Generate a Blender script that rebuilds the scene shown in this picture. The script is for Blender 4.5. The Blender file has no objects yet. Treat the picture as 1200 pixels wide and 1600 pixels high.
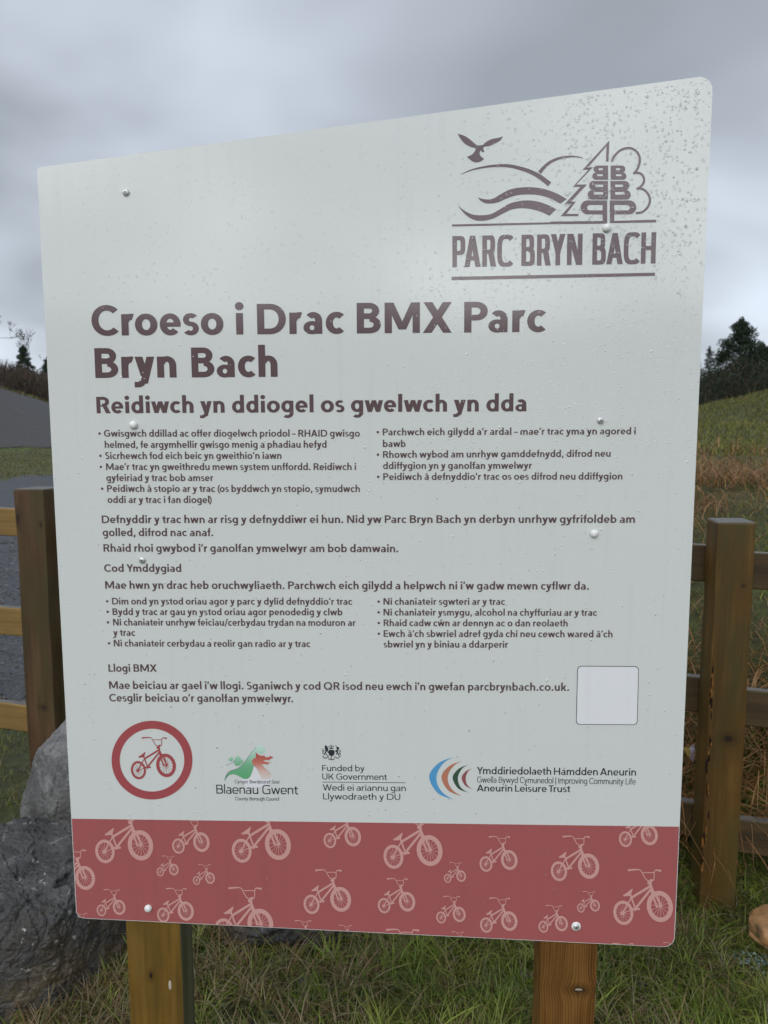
import bpy, bmesh, math, random
import numpy as np
from mathutils import Vector, Matrix, noise
from mathutils.geometry import delaunay_2d_cdt

R = math.radians
S = bpy.context.scene
COL = S.collection

# ------------------------------------------------------------------ camera
CAM_H = 1.52
PITCH = R(6.6)
FPX = 1200.0                      # focal length in pixels of the 1200x1600 photograph
cd = bpy.data.cameras.new('camera')
cd.sensor_fit = 'VERTICAL'; cd.sensor_height = 36.0; cd.sensor_width = 27.0
cd.lens = 27.0; cd.clip_start = 0.05; cd.clip_end = 3000
cd.dof.use_dof = True; cd.dof.focus_distance = 1.42; cd.dof.aperture_fstop = 9.0
cam = bpy.data.objects.new('camera', cd); COL.objects.link(cam)
cam.location = (0, 0, CAM_H); cam.rotation_euler = (R(90) - PITCH, 0, 0)
S.camera = cam

# ------------------------------------------------------------------ world, sun, exposure
HZ_GAIN = 0.95
SUN_AZ, SUN_EL = R(205), R(42)    # clockwise from +Y: behind the camera, a little to the left
sun_dir = Vector((math.sin(SUN_AZ) * math.cos(SUN_EL), math.cos(SUN_AZ) * math.cos(SUN_EL), math.sin(SUN_EL)))
W = bpy.data.worlds.new('World'); S.world = W; W.use_nodes = True
nt = W.node_tree; nt.nodes.clear()
def wn(t, **k):
    n = nt.nodes.new(t)
    for a, b in k.items(): setattr(n, a, b)
    return n
def wmath(op, a, b=None, c=None, clamp=False):
    n = wn('ShaderNodeMath', operation=op); n.use_clamp = clamp
    for i, v in enumerate((a, b, c)):
        if v is None: continue
        if isinstance(v, (int, float)): n.inputs[i].default_value = v
        else: nt.links.new(v, n.inputs[i])
    return n.outputs[0]
out = wn('ShaderNodeOutputWorld')
tc = wn('ShaderNodeTexCoord')
sky = wn('ShaderNodeTexSky', sky_type='NISHITA', sun_disc=False)
sky.sun_elevation = SUN_EL; sky.sun_rotation = SUN_AZ; sky.air_density = 1.0; sky.dust_density = 2.0
bg1 = wn('ShaderNodeBackground'); bg1.inputs[1].default_value = 0.08
nt.links.new(sky.outputs[0], bg1.inputs[0])
# overcast deck: layered grey cloud, paler low down; unseen rear glow added for the board's sheen
sep = wn('ShaderNodeSeparateXYZ'); nt.links.new(tc.outputs['Generated'], sep.inputs[0])
zc = wmath('MAXIMUM', sep.outputs[2], 0.0)
den = wmath('ADD', zc, 0.30)
cx = wmath('DIVIDE', sep.outputs[0], den); cy = wmath('DIVIDE', sep.outputs[1], den)
cmb = wn('ShaderNodeCombineXYZ'); nt.links.new(cx, cmb.inputs[0]); nt.links.new(cy, cmb.inputs[1])
n1 = wn('ShaderNodeTexNoise'); n1.inputs['Scale'].default_value = 1.2; n1.inputs['Detail'].default_value = 3.0
n1.inputs['Roughness'].default_value = 0.5; n1.inputs['Distortion'].default_value = 0.25
mp = wn('ShaderNodeMapping'); mp.inputs['Location'].default_value = (12.927, 18.853, 1.021)
nt.links.new(cmb.outputs[0], mp.inputs[0]); nt.links.new(mp.outputs[0], n1.inputs['Vector'])
rp = wn('ShaderNodeValToRGB')
rp.color_ramp.elements[0].position = 0.36; rp.color_ramp.elements[0].color = (0.375, 0.415, 0.465, 1)
rp.color_ramp.elements[1].position = 0.66; rp.color_ramp.elements[1].color = (0.715, 0.785, 0.89, 1)
nt.links.new(n1.outputs[0], rp.inputs[0])
hz = wmath('POWER', wmath('SUBTRACT', 1.0, zc, clamp=True), 9.0)
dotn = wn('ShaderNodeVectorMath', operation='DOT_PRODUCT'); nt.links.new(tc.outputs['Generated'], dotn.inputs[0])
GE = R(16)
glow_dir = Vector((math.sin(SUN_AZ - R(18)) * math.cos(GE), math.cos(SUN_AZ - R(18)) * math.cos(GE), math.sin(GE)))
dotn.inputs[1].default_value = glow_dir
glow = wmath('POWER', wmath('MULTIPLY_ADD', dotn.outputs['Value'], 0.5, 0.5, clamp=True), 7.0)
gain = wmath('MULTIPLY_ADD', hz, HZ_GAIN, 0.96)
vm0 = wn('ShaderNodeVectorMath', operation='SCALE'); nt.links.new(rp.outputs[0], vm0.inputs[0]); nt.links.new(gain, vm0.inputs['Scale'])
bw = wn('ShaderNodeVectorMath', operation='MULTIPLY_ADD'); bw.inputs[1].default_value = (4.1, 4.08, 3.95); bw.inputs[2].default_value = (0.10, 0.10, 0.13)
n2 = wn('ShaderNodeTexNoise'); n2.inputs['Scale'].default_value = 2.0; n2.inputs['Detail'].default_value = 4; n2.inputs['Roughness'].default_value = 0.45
mp2 = wn('ShaderNodeMapping'); mp2.inputs['Location'].default_value = (4.071, 14.818, 3.276); nt.links.new(cmb.outputs[0], mp2.inputs[0]); nt.links.new(mp2.outputs[0], n2.inputs['Vector'])  # patches of the rear glow, placed to reflect in the board
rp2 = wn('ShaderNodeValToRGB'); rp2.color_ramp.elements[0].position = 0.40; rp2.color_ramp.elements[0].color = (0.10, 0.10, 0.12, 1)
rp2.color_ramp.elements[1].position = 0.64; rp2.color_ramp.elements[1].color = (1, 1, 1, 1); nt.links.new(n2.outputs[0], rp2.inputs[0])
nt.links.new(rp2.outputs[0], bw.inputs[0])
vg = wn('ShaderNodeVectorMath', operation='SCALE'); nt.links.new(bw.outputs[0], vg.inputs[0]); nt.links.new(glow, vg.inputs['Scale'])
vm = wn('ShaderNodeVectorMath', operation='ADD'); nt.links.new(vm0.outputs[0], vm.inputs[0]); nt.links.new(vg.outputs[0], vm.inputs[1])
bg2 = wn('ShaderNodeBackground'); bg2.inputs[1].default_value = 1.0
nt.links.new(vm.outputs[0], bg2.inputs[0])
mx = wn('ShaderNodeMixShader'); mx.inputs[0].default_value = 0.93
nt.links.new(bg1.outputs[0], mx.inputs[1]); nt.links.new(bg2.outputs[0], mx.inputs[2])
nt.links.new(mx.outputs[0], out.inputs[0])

sl = bpy.data.lights.new('sun', 'SUN'); sl.energy = 0.6; sl.angle = R(30); sl.color = (1.0, 0.97, 0.93)
sun = bpy.data.objects.new('sun', sl); COL.objects.link(sun); sun.location = (0, 0, 30)
sun.rotation_euler = sun_dir.to_track_quat('Z', 'Y').to_euler()
S.view_settings.view_transform = 'Standard'; S.view_settings.look = 'None'
S.view_settings.gamma = 1.0; S.view_settings.use_curve_mapping = False
S.view_settings.exposure = 0.0
try:
    S.cycles.use_denoising = True; S.cycles.denoiser = 'OPENIMAGEDENOISE'
    S.cycles.max_bounces = 8; S.cycles.transparent_max_bounces = 12
    S.cycles.sample_clamp_indirect = 4.0
except Exception: pass

# ------------------------------------------------------------------ helpers
F = Vector((0, math.cos(PITCH), -math.sin(PITCH))); U = Vector((0, math.sin(PITCH), math.cos(PITCH)))
def ray(px, py):
    return F + Vector((1, 0, 0)) * ((px - 600) / FPX) + U * (-(py - 800) / FPX)
def at(px, py, y):                     # the point seen at a pixel, at world depth y
    d = ray(px, py); t = y / d.y
    return Vector((0, 0, CAM_H)) + d * t

def tag(o, label=None, cat=None, group=None, kind=None):
    if label: o['label'] = label
    if cat: o['category'] = cat
    if group: o['group'] = group
    if kind: o['kind'] = kind
    return o
def empty(name, loc, rz=0, label=None, cat=None, group=None):
    o = bpy.data.objects.new(name, None); COL.objects.link(o)
    o.location = loc; o.rotation_euler = (0, 0, rz); o.empty_display_size = 0.1
    return tag(o, label, cat, group)
def link(name, me, parent=None, mat=None):
    if mat is not None:
        for m in (mat if isinstance(mat, (list, tuple)) else [mat]): me.materials.append(m)
    o = bpy.data.objects.new(name, me); COL.objects.link(o)
    if parent is not None: o.parent = parent
    return o
def np_mesh(name, V, T, smooth=False, tint=None, mi=None):
    me = bpy.data.meshes.new(name)
    V = np.asarray(V, dtype=np.float32); T = np.asarray(T, dtype=np.int32)
    k = T.shape[1]
    me.vertices.add(len(V)); me.vertices.foreach_set('co', V.ravel())
    me.loops.add(T.size); me.loops.foreach_set('vertex_index', T.ravel())
    me.polygons.add(len(T))
    me.polygons.foreach_set('loop_start', np.arange(0, T.size, k, dtype=np.int32))
    me.polygons.foreach_set('loop_total', np.full(len(T), k, dtype=np.int32))
    me.polygons.foreach_set('use_smooth', np.full(len(T), bool(smooth), dtype=bool))
    if mi is not None: me.polygons.foreach_set('material_index', np.asarray(mi, dtype=np.int32))
    me.update(calc_edges=True)
    if tint is not None:
        a = me.attributes.new('tint', 'FLOAT_COLOR', 'POINT')
        c = np.ones((len(V), 4), dtype=np.float32); c[:, :3] = tint
        a.data.foreach_set('color', c.ravel())
    return me
def bm_mesh(name, bm, smooth=False):
    me = bpy.data.meshes.new(name); bmesh.ops.recalc_face_normals(bm, faces=bm.faces[:])
    bm.to_mesh(me); bm.free()
    me.polygons.foreach_set('use_smooth', np.full(len(me.polygons), bool(smooth), dtype=bool))
    return me

# ------------------------------------------------------------------ materials
class M:
    def __init__(s, name):
        s.m = bpy.data.materials.new(name); s.m.use_nodes = True
        s.t = s.m.node_tree; s.b = s.t.nodes['Principled BSDF']; s.o = s.t.nodes['Material Output']
    def n(s, t, **k):
        n = s.t.nodes.new(t)
        for a, b in k.items():
            if a.startswith('_'): n.inputs[int(a[1:])].default_value = b
            else: setattr(n, a, b)
        return n
    def l(s, a, b): s.t.links.new(a, b)
    def set(s, i, v):
        if hasattr(v, 'is_linked') or hasattr(v, 'links'): s.l(v, s.b.inputs[i])
        else: s.b.inputs[i].default_value = v
    def math(s, op, a, b=None, c=None, clamp=False):
        n = s.n('ShaderNodeMath', operation=op); n.use_clamp = clamp
        for i, v in enumerate((a, b, c)):
            if v is None: continue
            if isinstance(v, (int, float)): n.inputs[i].default_value = v
            else: s.l(v, n.inputs[i])
        return n.outputs[0]
    def coord(s, sc=(1, 1, 1), loc=(0, 0, 0), kind='Object', rot=(0, 0, 0)):
        t = s.n('ShaderNodeTexCoord'); m = s.n('ShaderNodeMapping')
        m.inputs['Scale'].default_value = sc; m.inputs['Location'].default_value = loc; m.inputs['Rotation'].default_value = rot
        s.l(t.outputs[kind], m.inputs[0]); return m.outputs[0]
    def noise(s, v, scale, det=4, rough=0.5, dist=0.0):
        n = s.n('ShaderNodeTexNoise'); s.l(v, n.inputs['Vector'])
        n.inputs['Scale'].default_value = scale; n.inputs['Detail'].default_value = det
        n.inputs['Roughness'].default_value = rough; n.inputs['Distortion'].default_value = dist
        return n.outputs[0]
    def vor(s, v, scale, feat='F1', out='Distance', rnd=1.0):
        n = s.n('ShaderNodeTexVoronoi', feature=feat); s.l(v, n.inputs['Vector'])
        n.inputs['Scale'].default_value = scale; n.inputs['Randomness'].default_value = rnd
        return n.outputs[out]
    def ramp(s, f, stops):
        n = s.n('ShaderNodeValToRGB'); e = n.color_ramp.elements
        while len(e) < len(stops): e.new(0.5)
        for i, (p, c) in enumerate(stops):
            e[i].position = p; e[i].color = (c, c, c, 1) if isinstance(c, (int, float)) else (*c, 1)
        s.l(f, n.inputs[0]); return n.outputs[0]
    def mix(s, f, a, b, mode='MIX'):
        n = s.n('ShaderNodeMix', data_type='RGBA', blend_type=mode)
        for i, v in ((0, f), (6, a), (7, b)):
            if isinstance(v, (int, float)): n.inputs[i].default_value = v
            elif isinstance(v, tuple): n.inputs[i].default_value = (*v, 1)
            else: s.l(v, n.inputs[i])
        return n.outputs[2]
    def bump(s, h, st, dist=0.01, prev=None):
        n = s.n('ShaderNodeBump'); n.inputs['Strength'].default_value = st; n.inputs['Distance'].default_value = dist
        s.l(h, n.inputs['Height'])
        if prev is not None: s.l(prev, n.inputs['Normal'])
        return n.outputs[0]

def mat_print(name, col, rough=0.12, ior=1.62, var=0.03):
    m = M(name); v = m.coord()
    f = m.noise(v, 3.0, 5, 0.55)
    c2 = tuple(x * (1 - var) for x in col)
    runs = m.noise(m.coord((1, 1, 0.05)), 55, 4, 0.6); spots = m.noise(v, 2.2, 4, 0.6, 0.5)
    dirt = m.math('MULTIPLY', m.ramp(runs, [(0.50, 0.0), (0.72, 1.0)]), m.ramp(spots, [(0.42, 0.0), (0.68, 1.0)]))
    m.set('Base Color', m.mix(m.math('MULTIPLY', dirt, 0.16), m.mix(f, col, c2), tuple(x * 0.62 for x in col))); m.set('IOR', ior)
    rr = m.noise(v, 9.0, 6, 0.6)
    m.set('Roughness', m.math('MULTIPLY_ADD', rr, 0.08, rough - 0.06))
    b = m.noise(v, 260, 2, 0.5); m.set('Normal', m.bump(b, 0.03, 0.001))
    return m.m
PLUM = mat_print('print_plum', (0.128, 0.084, 0.092), 0.14)
DARKP = mat_print('print_charcoal', (0.035, 0.042, 0.055), 0.14)
RED = mat_print('print_red', (0.40, 0.112, 0.115), 0.17)
REDL = mat_print('print_red_ring', (0.40, 0.088, 0.098), 0.17)
PINK = mat_print('print_pink', (0.66, 0.36, 0.335), 0.17)
WHITE = mat_print('panel_white', (0.70, 0.735, 0.72), 0.15)
EDGE = mat_print('panel_edge', (0.62, 0.60, 0.55), 0.4)
STICK = mat_print('sticker_white', (0.83, 0.85, 0.88), 0.12)
BLUE = mat_print('print_blue', (0.10, 0.36, 0.66), 0.15)
ORANGE = mat_print('print_orange', (0.52, 0.21, 0.14), 0.15)
DGREEN = mat_print('print_dark_green', (0.05, 0.10, 0.07), 0.15)
WINE = mat_print('print_wine', (0.32, 0.10, 0.12), 0.15)

def mat_fade(name, stops, z0, z1):     # a printed vertical colour blend
    m = M(name); t = m.n('ShaderNodeTexCoord'); s = m.n('ShaderNodeSeparateXYZ'); m.l(t.outputs['Object'], s.inputs[0])
    f = m.n('ShaderNodeMapRange'); m.l(s.outputs[2], f.inputs[0]); f.inputs[1].default_value = z0; f.inputs[2].default_value = z1
    m.set('Base Color', m.ramp(f.outputs[0], stops)); m.set('Roughness', 0.15); m.set('IOR', 1.52)
    return m.m

def mat_wood(name, light, mid, dark, knots=(), seed=0.0, green=0.0, wet=0.45, axis='Z', grain=1.0, streak=1.0, WV=0.05):
    """sawn treated softwood; grain runs along the local axis, knots = (across, along, r_across, r_along)"""
    m = M(name); t = m.n('ShaderNodeTexCoord'); s = m.n('ShaderNodeSeparateXYZ'); m.l(t.outputs['Object'], s.inputs[0])
    X, Y, Z = s.outputs
    if axis == 'X': X, Y, Z = s.outputs[2], s.outputs[1], s.outputs[0]
    pull = None; core = None; halo = None
    for kx, kz, rx, rz in knots:
        dx = m.math('DIVIDE', m.math('SUBTRACT', X, kx), rx); dz = m.math('DIVIDE', m.math('SUBTRACT', Z, kz), rz)
        r = m.math('SQRT', m.math('ADD', m.math('MULTIPLY', dx, dx), m.math('MULTIPLY', dz, dz)))
        e = m.math('POWER', 2.718, m.math('MULTIPLY', r, -0.55))
        w = m.math('MULTIPLY', m.math('MULTIPLY', dx, e), -rx * 1.1)
        pull = w if pull is None else m.math('ADD', pull, w)
        mr = m.n('ShaderNodeMapRange', interpolation_type='SMOOTHSTEP'); m.l(r, mr.inputs[0])
        mr.inputs[1].default_value = 0.65; mr.inputs[2].default_value = 1.15; mr.inputs[3].default_value = 1; mr.inputs[4].default_value = 0
        core = mr.outputs[0] if core is None else m.math('MAXIMUM', core, mr.outputs[0])
        mh = m.n('ShaderNodeMapRange', interpolation_type='SMOOTHSTEP'); m.l(r, mh.inputs[0])
        mh.inputs[1].default_value = 0.9; mh.inputs[2].default_value = 3.6; mh.inputs[3].default_value = 0.55; mh.inputs[4].default_value = 0
        halo = mh.outputs[0] if halo is None else m.math('MAXIMUM', halo, mh.outputs[0])
    if pull is not None: X = m.math('ADD', X, pull)
    c = m.n('ShaderNodeCombineXYZ'); m.l(X, c.inputs[0]); m.l(Y, c.inputs[1]); m.l(Z, c.inputs[2]); v = c.outputs[0]
    def mv(sc, loc=(0, 0, 0)):
        q = m.n('ShaderNodeMapping'); q.inputs['Scale'].default_value = sc
        q.inputs['Location'].default_value = tuple(a + seed for a in loc); m.l(v, q.inputs[0]); return q.outputs[0]
    big = m.noise(mv((1, 1, 0.13)), 15, 3, 0.5, 0.6)
    wv = m.n('ShaderNodeTexWave', wave_type='BANDS', bands_direction='X', wave_profile='SIN')
    m.l(mv((1, 0.6, 0.03)), wv.inputs[0]); wv.inputs['Scale'].default_value = 42 * grain; wv.inputs['Distortion'].default_value = 9.0
    wv.inputs['Detail'].default_value = 3; wv.inputs['Detail Scale'].default_value = 0.8
    fine = m.noise(mv((1, 1, 0.02)), 420, 4, 0.6)
    med = m.noise(mv((1, 1, 0.04), (2, 5, 1)), 70 * grain, 4, 0.65, 0.25)
    blot = m.noise(mv((1, 1, 0.5), (3, 1, 2)), 5, 5, 0.6, 0.3)
    f = m.math('ADD', m.math('MULTIPLY', wv.outputs[1], WV * streak), m.math('ADD', m.math('MULTIPLY', big, 0.60), m.math('ADD', m.math('MULTIPLY', med, 0.44), m.math('MULTIPLY', fine, 0.16))))
    col = m.ramp(f, [(0.42, dark), (0.62, mid), (0.86, light)])
    col = m.mix(m.ramp(blot, [(0.40, 0.0), (0.66, 0.72)]), col, tuple(a * 0.55 for a in mid))
    gr = m.noise(mv((1, 1, 0.25), (7, 7, 7)), 9, 4, 0.6)
    if green > 0:
        col = m.mix(m.math('MULTIPLY', m.ramp(gr, [(0.42, 0.0), (0.62, 1.0)]), green), col, (0.052, 0.056, 0.016))
    saw = m.noise(mv((0.05, 0.05, 1)), 190, 2, 0.5)
    if core is not None:
        col = m.mix(halo, col, tuple(a * 0.30 for a in mid)); col = m.mix(core, col, (0.020, 0.012, 0.008))
    m.set('Base Color', col)
    m.set('Roughness', m.math('MULTIPLY_ADD', fine, 0.35, wet - 0.1)); m.set('IOR', 1.42)
    b = m.bump(f, 0.35, 0.0018); b = m.bump(saw, 0.18, 0.0008, b); m.set('Normal', b)
    return m.m
POST_L = mat_wood('wood_post_amber', (0.33, 0.205, 0.055), (0.20, 0.108, 0.018), (0.065, 0.032, 0.006), [(-0.008, 0.445, 0.0035, 0.007)], 1.3, 0.25, 0.42, grain=0.5, streak=0.7)
POST_R = mat_wood('wood_post_russet', (0.225, 0.110, 0.026), (0.125, 0.052, 0.011), (0.040, 0.016, 0.004), [(0.021, 0.438, 0.012, 0.0055)], 4.1, 0.0, 0.40, grain=1.5, streak=1.4, WV=0.13)
POST_SIDE = mat_wood('wood_grey_green_side', (0.20, 0.195, 0.13), (0.135, 0.132, 0.085), (0.060, 0.055, 0.028), [], 6.6, 0.35, 0.45)
FPOST_R = mat_wood('wood_fence_post_brown', (0.25, 0.140, 0.034), (0.145, 0.074, 0.017), (0.040, 0.020, 0.006), [(0.006, 0.586, 0.013, 0.010), (0.026, 1.05, 0.004, 0.003)], 7.7, 0.62, 0.42, grain=0.6, streak=0.9)
FPOST_L = mat_wood('wood_fence_post_dull', (0.150, 0.088, 0.042), (0.090, 0.048, 0.022), (0.036, 0.020, 0.011), [(-0.052, 1.17, 0.007, 0.018), (0.015, 0.453, 0.009, 0.007), (0.045, 1.15, 0.004, 0.006)], 2.2, 0.45, 0.5, grain=0.5, streak=0.6)
RAIL_L = mat_wood('wood_rail_fresh', (0.36, 0.235, 0.085), (0.25, 0.155, 0.048), (0.11, 0.065, 0.022), [], 5.5, 0.05, 0.5, axis='X', grain=0.5)
RAIL_R = mat_wood('wood_rail_weathered', (0.15, 0.092, 0.040), (0.090, 0.056, 0.024), (0.040, 0.026, 0.014), [], 9.1, 0.35, 0.5, axis='X', grain=0.7)
WTOP = mat_wood('wood_end_grain_and_lit_top', (0.20, 0.185, 0.165), (0.13, 0.12, 0.105), (0.07, 0.062, 0.055), [], 3.3, 0.0, 0.35)

def mat_simple(name, col, rough=0.5, metal=0.0, bump=0.0, bs=80):
    m = M(name); v = m.coord()
    f = m.noise(v, bs * 0.4, 4, 0.6)
    m.set('Base Color', m.mix(f, tuple(min(1, c * 1.12) for c in col), tuple(c * 0.85 for c in col)))
    m.set('Roughness', rough); m.set('Metallic', metal)
    if bump: m.set('Normal', m.bump(m.noise(v, bs, 5, 0.6), bump, 0.01))
    return m.m
STEEL = mat_simple('zinc_steel', (0.72, 0.73, 0.73), 0.5, 0.75)
CAPW = mat_simple('white_plastic', (0.86, 0.87, 0.86), 0.22)
RECESS = mat_simple('screw_recess', (0.03, 0.03, 0.03), 0.6)
GRIME = mat_simple('grime', (0.32, 0.33, 0.31), 0.7)

def mat_tint(name, rough=0.6, trans=0.25, spec=0.35, var=0.35):
    m = M(name); a = m.n('ShaderNodeAttribute', attribute_name='tint')
    n = m.noise(m.coord(), 6.0, 3, 0.5)
    k = m.math('MULTIPLY_ADD', n, var * 2, 1 - var)
    vs = m.n('ShaderNodeVectorMath', operation='SCALE'); m.l(a.outputs['Color'], vs.inputs[0]); m.l(k, vs.inputs['Scale'])
    m.set('Base Color', vs.outputs[0]); m.set('Roughness', rough); m.set('Specular IOR Level', spec)
    if trans:
        tr = m.n('ShaderNodeBsdfTranslucent'); m.l(vs.outputs[0], tr.inputs[0])
        mx = m.n('ShaderNodeMixShader'); mx.inputs[0].default_value = trans
        m.l(m.b.outputs[0], mx.inputs[1]); m.l(tr.outputs[0], mx.inputs[2]); m.l(mx.outputs[0], m.o.inputs[0])
    return m.m
LEAF = mat_tint('grass_blades', 0.42, 0.25, 0.4)
TWIG = mat_tint('twigs_and_needles', 0.8, 0.0, 0.15)

def mat_water(name, painted_glint=0.0):
    m = M(name); m.set('Base Color', (1, 1, 1, 1)); m.set('Roughness', 0.02); m.set('IOR', 1.333)
    m.set('Transmission Weight', 1.0)
    tr = m.n('ShaderNodeBsdfTransparent'); gs = m.n('ShaderNodeBsdfGlossy'); gs.inputs['Roughness'].default_value = 0.22
    m1 = m.n('ShaderNodeMixShader'); m1.inputs[0].default_value = 0.20 if not painted_glint else 0.75; m.l(m.b.outputs[0], m1.inputs[1]); m.l(gs.outputs[0], m1.inputs[2])
    m2 = m.n('ShaderNodeMixShader'); m2.inputs[0].default_value = 0.52; m.l(m1.outputs[0], m2.inputs[1]); m.l(tr.outputs[0], m2.inputs[2])
    last = m2.outputs[0]
    if painted_glint:      # white diffuse painted in for the bright specks of focused light
        df = m.n('ShaderNodeBsdfDiffuse'); df.inputs[0].default_value = (0.95, 0.97, 0.97, 1)
        m3 = m.n('ShaderNodeMixShader'); m3.inputs[0].default_value = painted_glint; m.l(last, m3.inputs[1]); m.l(df.outputs[0], m3.inputs[2]); last = m3.outputs[0]
    m.l(last, m.o.inputs[0]); return m.m
WATER = mat_water('rain_water'); WATER_FINE = mat_water('rain_water_fine', 0.24)

def mat_rock(name, seed, moss=0.3, br=1.0):
    m = M(name); v = m.coord(loc=(seed, seed * 2, seed))
    big = m.noise(v, 3.0, 6, 0.6, 0.4); md = m.noise(v, 16, 8, 0.68); fi = m.noise(v, 90, 6, 0.7)
    col = m.ramp(m.math('ADD', m.math('MULTIPLY', big, 0.55), m.math('MULTIPLY', md, 0.5)), [(0.34, (0.022 * br,) * 3), (0.50, (0.064 * br,) * 3), (0.66, (0.135 * br,) * 3), (0.80, (0.24 * br,) * 3)])
    vein = m.vor(m.coord((1, 1, 0.45), rot=(0.5, 0.3, 0.2)), 5.0, 'DISTANCE_TO_EDGE')
    vn = m.math('MULTIPLY', m.ramp(vein, [(0.0, 1.0), (0.018, 0.0)]), m.ramp(md, [(0.50, 0.0), (0.66, 0.8)]))
    col = m.mix(vn, col, (0.42, 0.42, 0.40))
    sp = m.vor(v, 20, 'F1'); area = m.noise(v, 5.5, 3, 0.6, 0.5)
    spk = m.math('MULTIPLY', m.ramp(m.noise(v, 46, 4, 0.6, 0.6), [(0.63, 0.0), (0.68, 1.0)]), m.ramp(area, [(0.50, 0.0), (0.56, 1.0)]))
    col = m.mix(m.math('MULTIPLY', spk, m.ramp(fi, [(0.40, 0.0), (0.52, 1.0)])), col, (0.60, 0.60, 0.58))
    s = m.n('ShaderNodeSeparateXYZ'); m.l(m.coord(), s.inputs[0])
    low = m.n('ShaderNodeMapRange'); m.l(m.math('MULTIPLY_ADD', md, 0.35, s.outputs[2]), low.inputs[0])
    low.inputs[1].default_value = 0.42; low.inputs[2].default_value = 0.16
    ms = m.math('MULTIPLY', low.outputs[0], m.ramp(m.noise(v, 11, 5, 0.6), [(0.42, 0.0), (0.60, 1.0)]))
    col = m.mix(m.math('MULTIPLY', ms, moss), col, m.mix(fi, (0.075, 0.062, 0.028), (0.16, 0.115, 0.062)))
    m.set('Base Color', col); m.set('Roughness', m.math('MULTIPLY_ADD', md, 0.4, 0.22)); m.set('IOR', 1.45)
    b = m.bump(md, 0.5, 0.02); b = m.bump(m.vor(v, 19, 'F1', 'Distance'), 0.5, 0.014, b); b = m.bump(m.vor(v, 60, 'F1'), 0.5, 0.006, b); b = m.bump(fi, 0.8, 0.006, b); m.set('Normal', b)
    return m.m

def mat_ground():
    m = M('turf_soil'); v = m.coord()
    a = m.noise(v, 1.4, 6, 0.6, 0.3); b = m.noise(v, 14, 8, 0.65); c = m.noise(v, 0.12, 3, 0.5)
    col = m.ramp(m.math('ADD', m.math('MULTIPLY', a, 0.5), m.math('MULTIPLY', b, 0.5)), [(0.34, (0.026, 0.021, 0.013)), (0.47, (0.050, 0.054, 0.018)), (0.58, (0.078, 0.094, 0.026)), (0.72, (0.145, 0.135, 0.055))])
    col = m.mix(m.ramp(c, [(0.4, 0.0), (0.65, 0.5)]), col, (0.075, 0.095, 0.026))
    m.set('Base Color', col); m.set('Roughness', 0.9)
    n = m.bump(b, 0.8, 0.05); n = m.bump(m.noise(v, 90, 5, 0.7), 0.5, 0.01, n); m.set('Normal', n); return m.m
def mat_gravel(name, base, seed, streaks):
    m = M(name); v = m.coord(loc=(seed, 0, 0)); st = m.coord(streaks, loc=(0, seed, 0))
    a = m.noise(st, 0.5, 6, 0.65, 0.8); b = m.noise(v, 22, 8, 0.7)
    col = m.ramp(m.math('ADD', m.math('MULTIPLY', a, 0.6), m.math('MULTIPLY', b, 0.4)), [(0.36, tuple(x * 0.6 for x in base)), (0.52, base), (0.68, tuple(x * 1.9 for x in base))])
    m.set('Base Color', col); m.set('Roughness', m.math('MULTIPLY_ADD', a, 0.5, 0.35))
    m.set('Normal', m.bump(m.vor(v, 14), 0.7, 0.05)); return m.m

# ------------------------------------------------------------------ ground shape
TAN = math.tan
def sm(x, a, b):
    t = np.clip((x - a) / (b - a), 0, 1); return t * t * (3 - 2 * t)
NF = np.array([0.265, 0.964]); FP = np.array([0.97, 2.2])
def vnoise(x, y, s, seed=0):
    """cheap smooth pseudo noise in -1..1"""
    x = x / s + seed * 3.17; y = y / s - seed * 1.71
    return (np.sin(1.3 * x + 1.7 * np.sin(0.9 * y + seed)) * np.cos(1.1 * y + 1.3 * np.sin(0.8 * x)) * 0.6
            + 0.4 * np.sin(2.3 * x + 0.7 * y) * np.cos(2.9 * y - 1.1 * x))
def ground_z(x, y):
    x = np.asarray(x, float); y = np.asarray(y, float)
    r = np.hypot(x, y); az = np.degrees(np.arctan2(x, y))
    d = (x - FP[0]) * NF[0] + (y - FP[1]) * NF[1] + 2.2
    wR = sm(az, -3, 13) * (1 - sm(az, 75, 125))
    wL = 1 - sm(az, -3, 13); wL = wL * sm(az, -130, -85)
    wB = 1 - np.clip(wR + wL, 0, 1)
    e = np.clip(0.0175 + (az - 22) / 5 * 0.0235, 0.0, 0.07)
    top = 1.52 + 15 * e
    zR = sum(np.interp(d + q_, [2.25, 2.7, 3.1, 4.2, 7.0, 11], [0, .30, .66, 1.03, 1.27, 1.50]) for q_ in (-.2, -.1, 0, .1, .2)) / 5
    zR = np.where(d > 11, 1.50 + (top - 1.50) * sm(d, 11, 15.5), zR)
    zR = np.where(d > 15.5, top - (top - 0.9) * sm(d, 15.5, 30), zR)
    zR = zR + 0.05 * vnoise(x, y, 0.9, 1) * sm(d, 2.6, 3.6) + 0.03 * vnoise(x, y, 3.1, 2) * sm(d, 4, 8)
    eL = np.clip(0.0245 + (-23.5 - az) / 3.1 * 0.0165, -0.004, 0.058)
    zL = sm(r, 38, 76) * (1.52 + 75 * eL) - 0.22 * sm(r, 3.2, 5.5) * (1 - sm(r, 20, 38))
    zL = zL + 0.03 * vnoise(x, y, 0.7, 3) * sm(r, 3.0, 4.0)
    zB = 9.5 * sm(r, 14, 95)
    z = wR * zR + wL * zL + wB * zB
    z = z + 0.012 * vnoise(x, y, 0.35, 4) + 0.006 * vnoise(x, y, 0.11, 5) * (r < 12)
    z = z + 6.0 * sm(r, 120, 420) * (0.6 + 0.4 * vnoise(x, y, 90, 6)) * (1 - wB)
    return z
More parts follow.
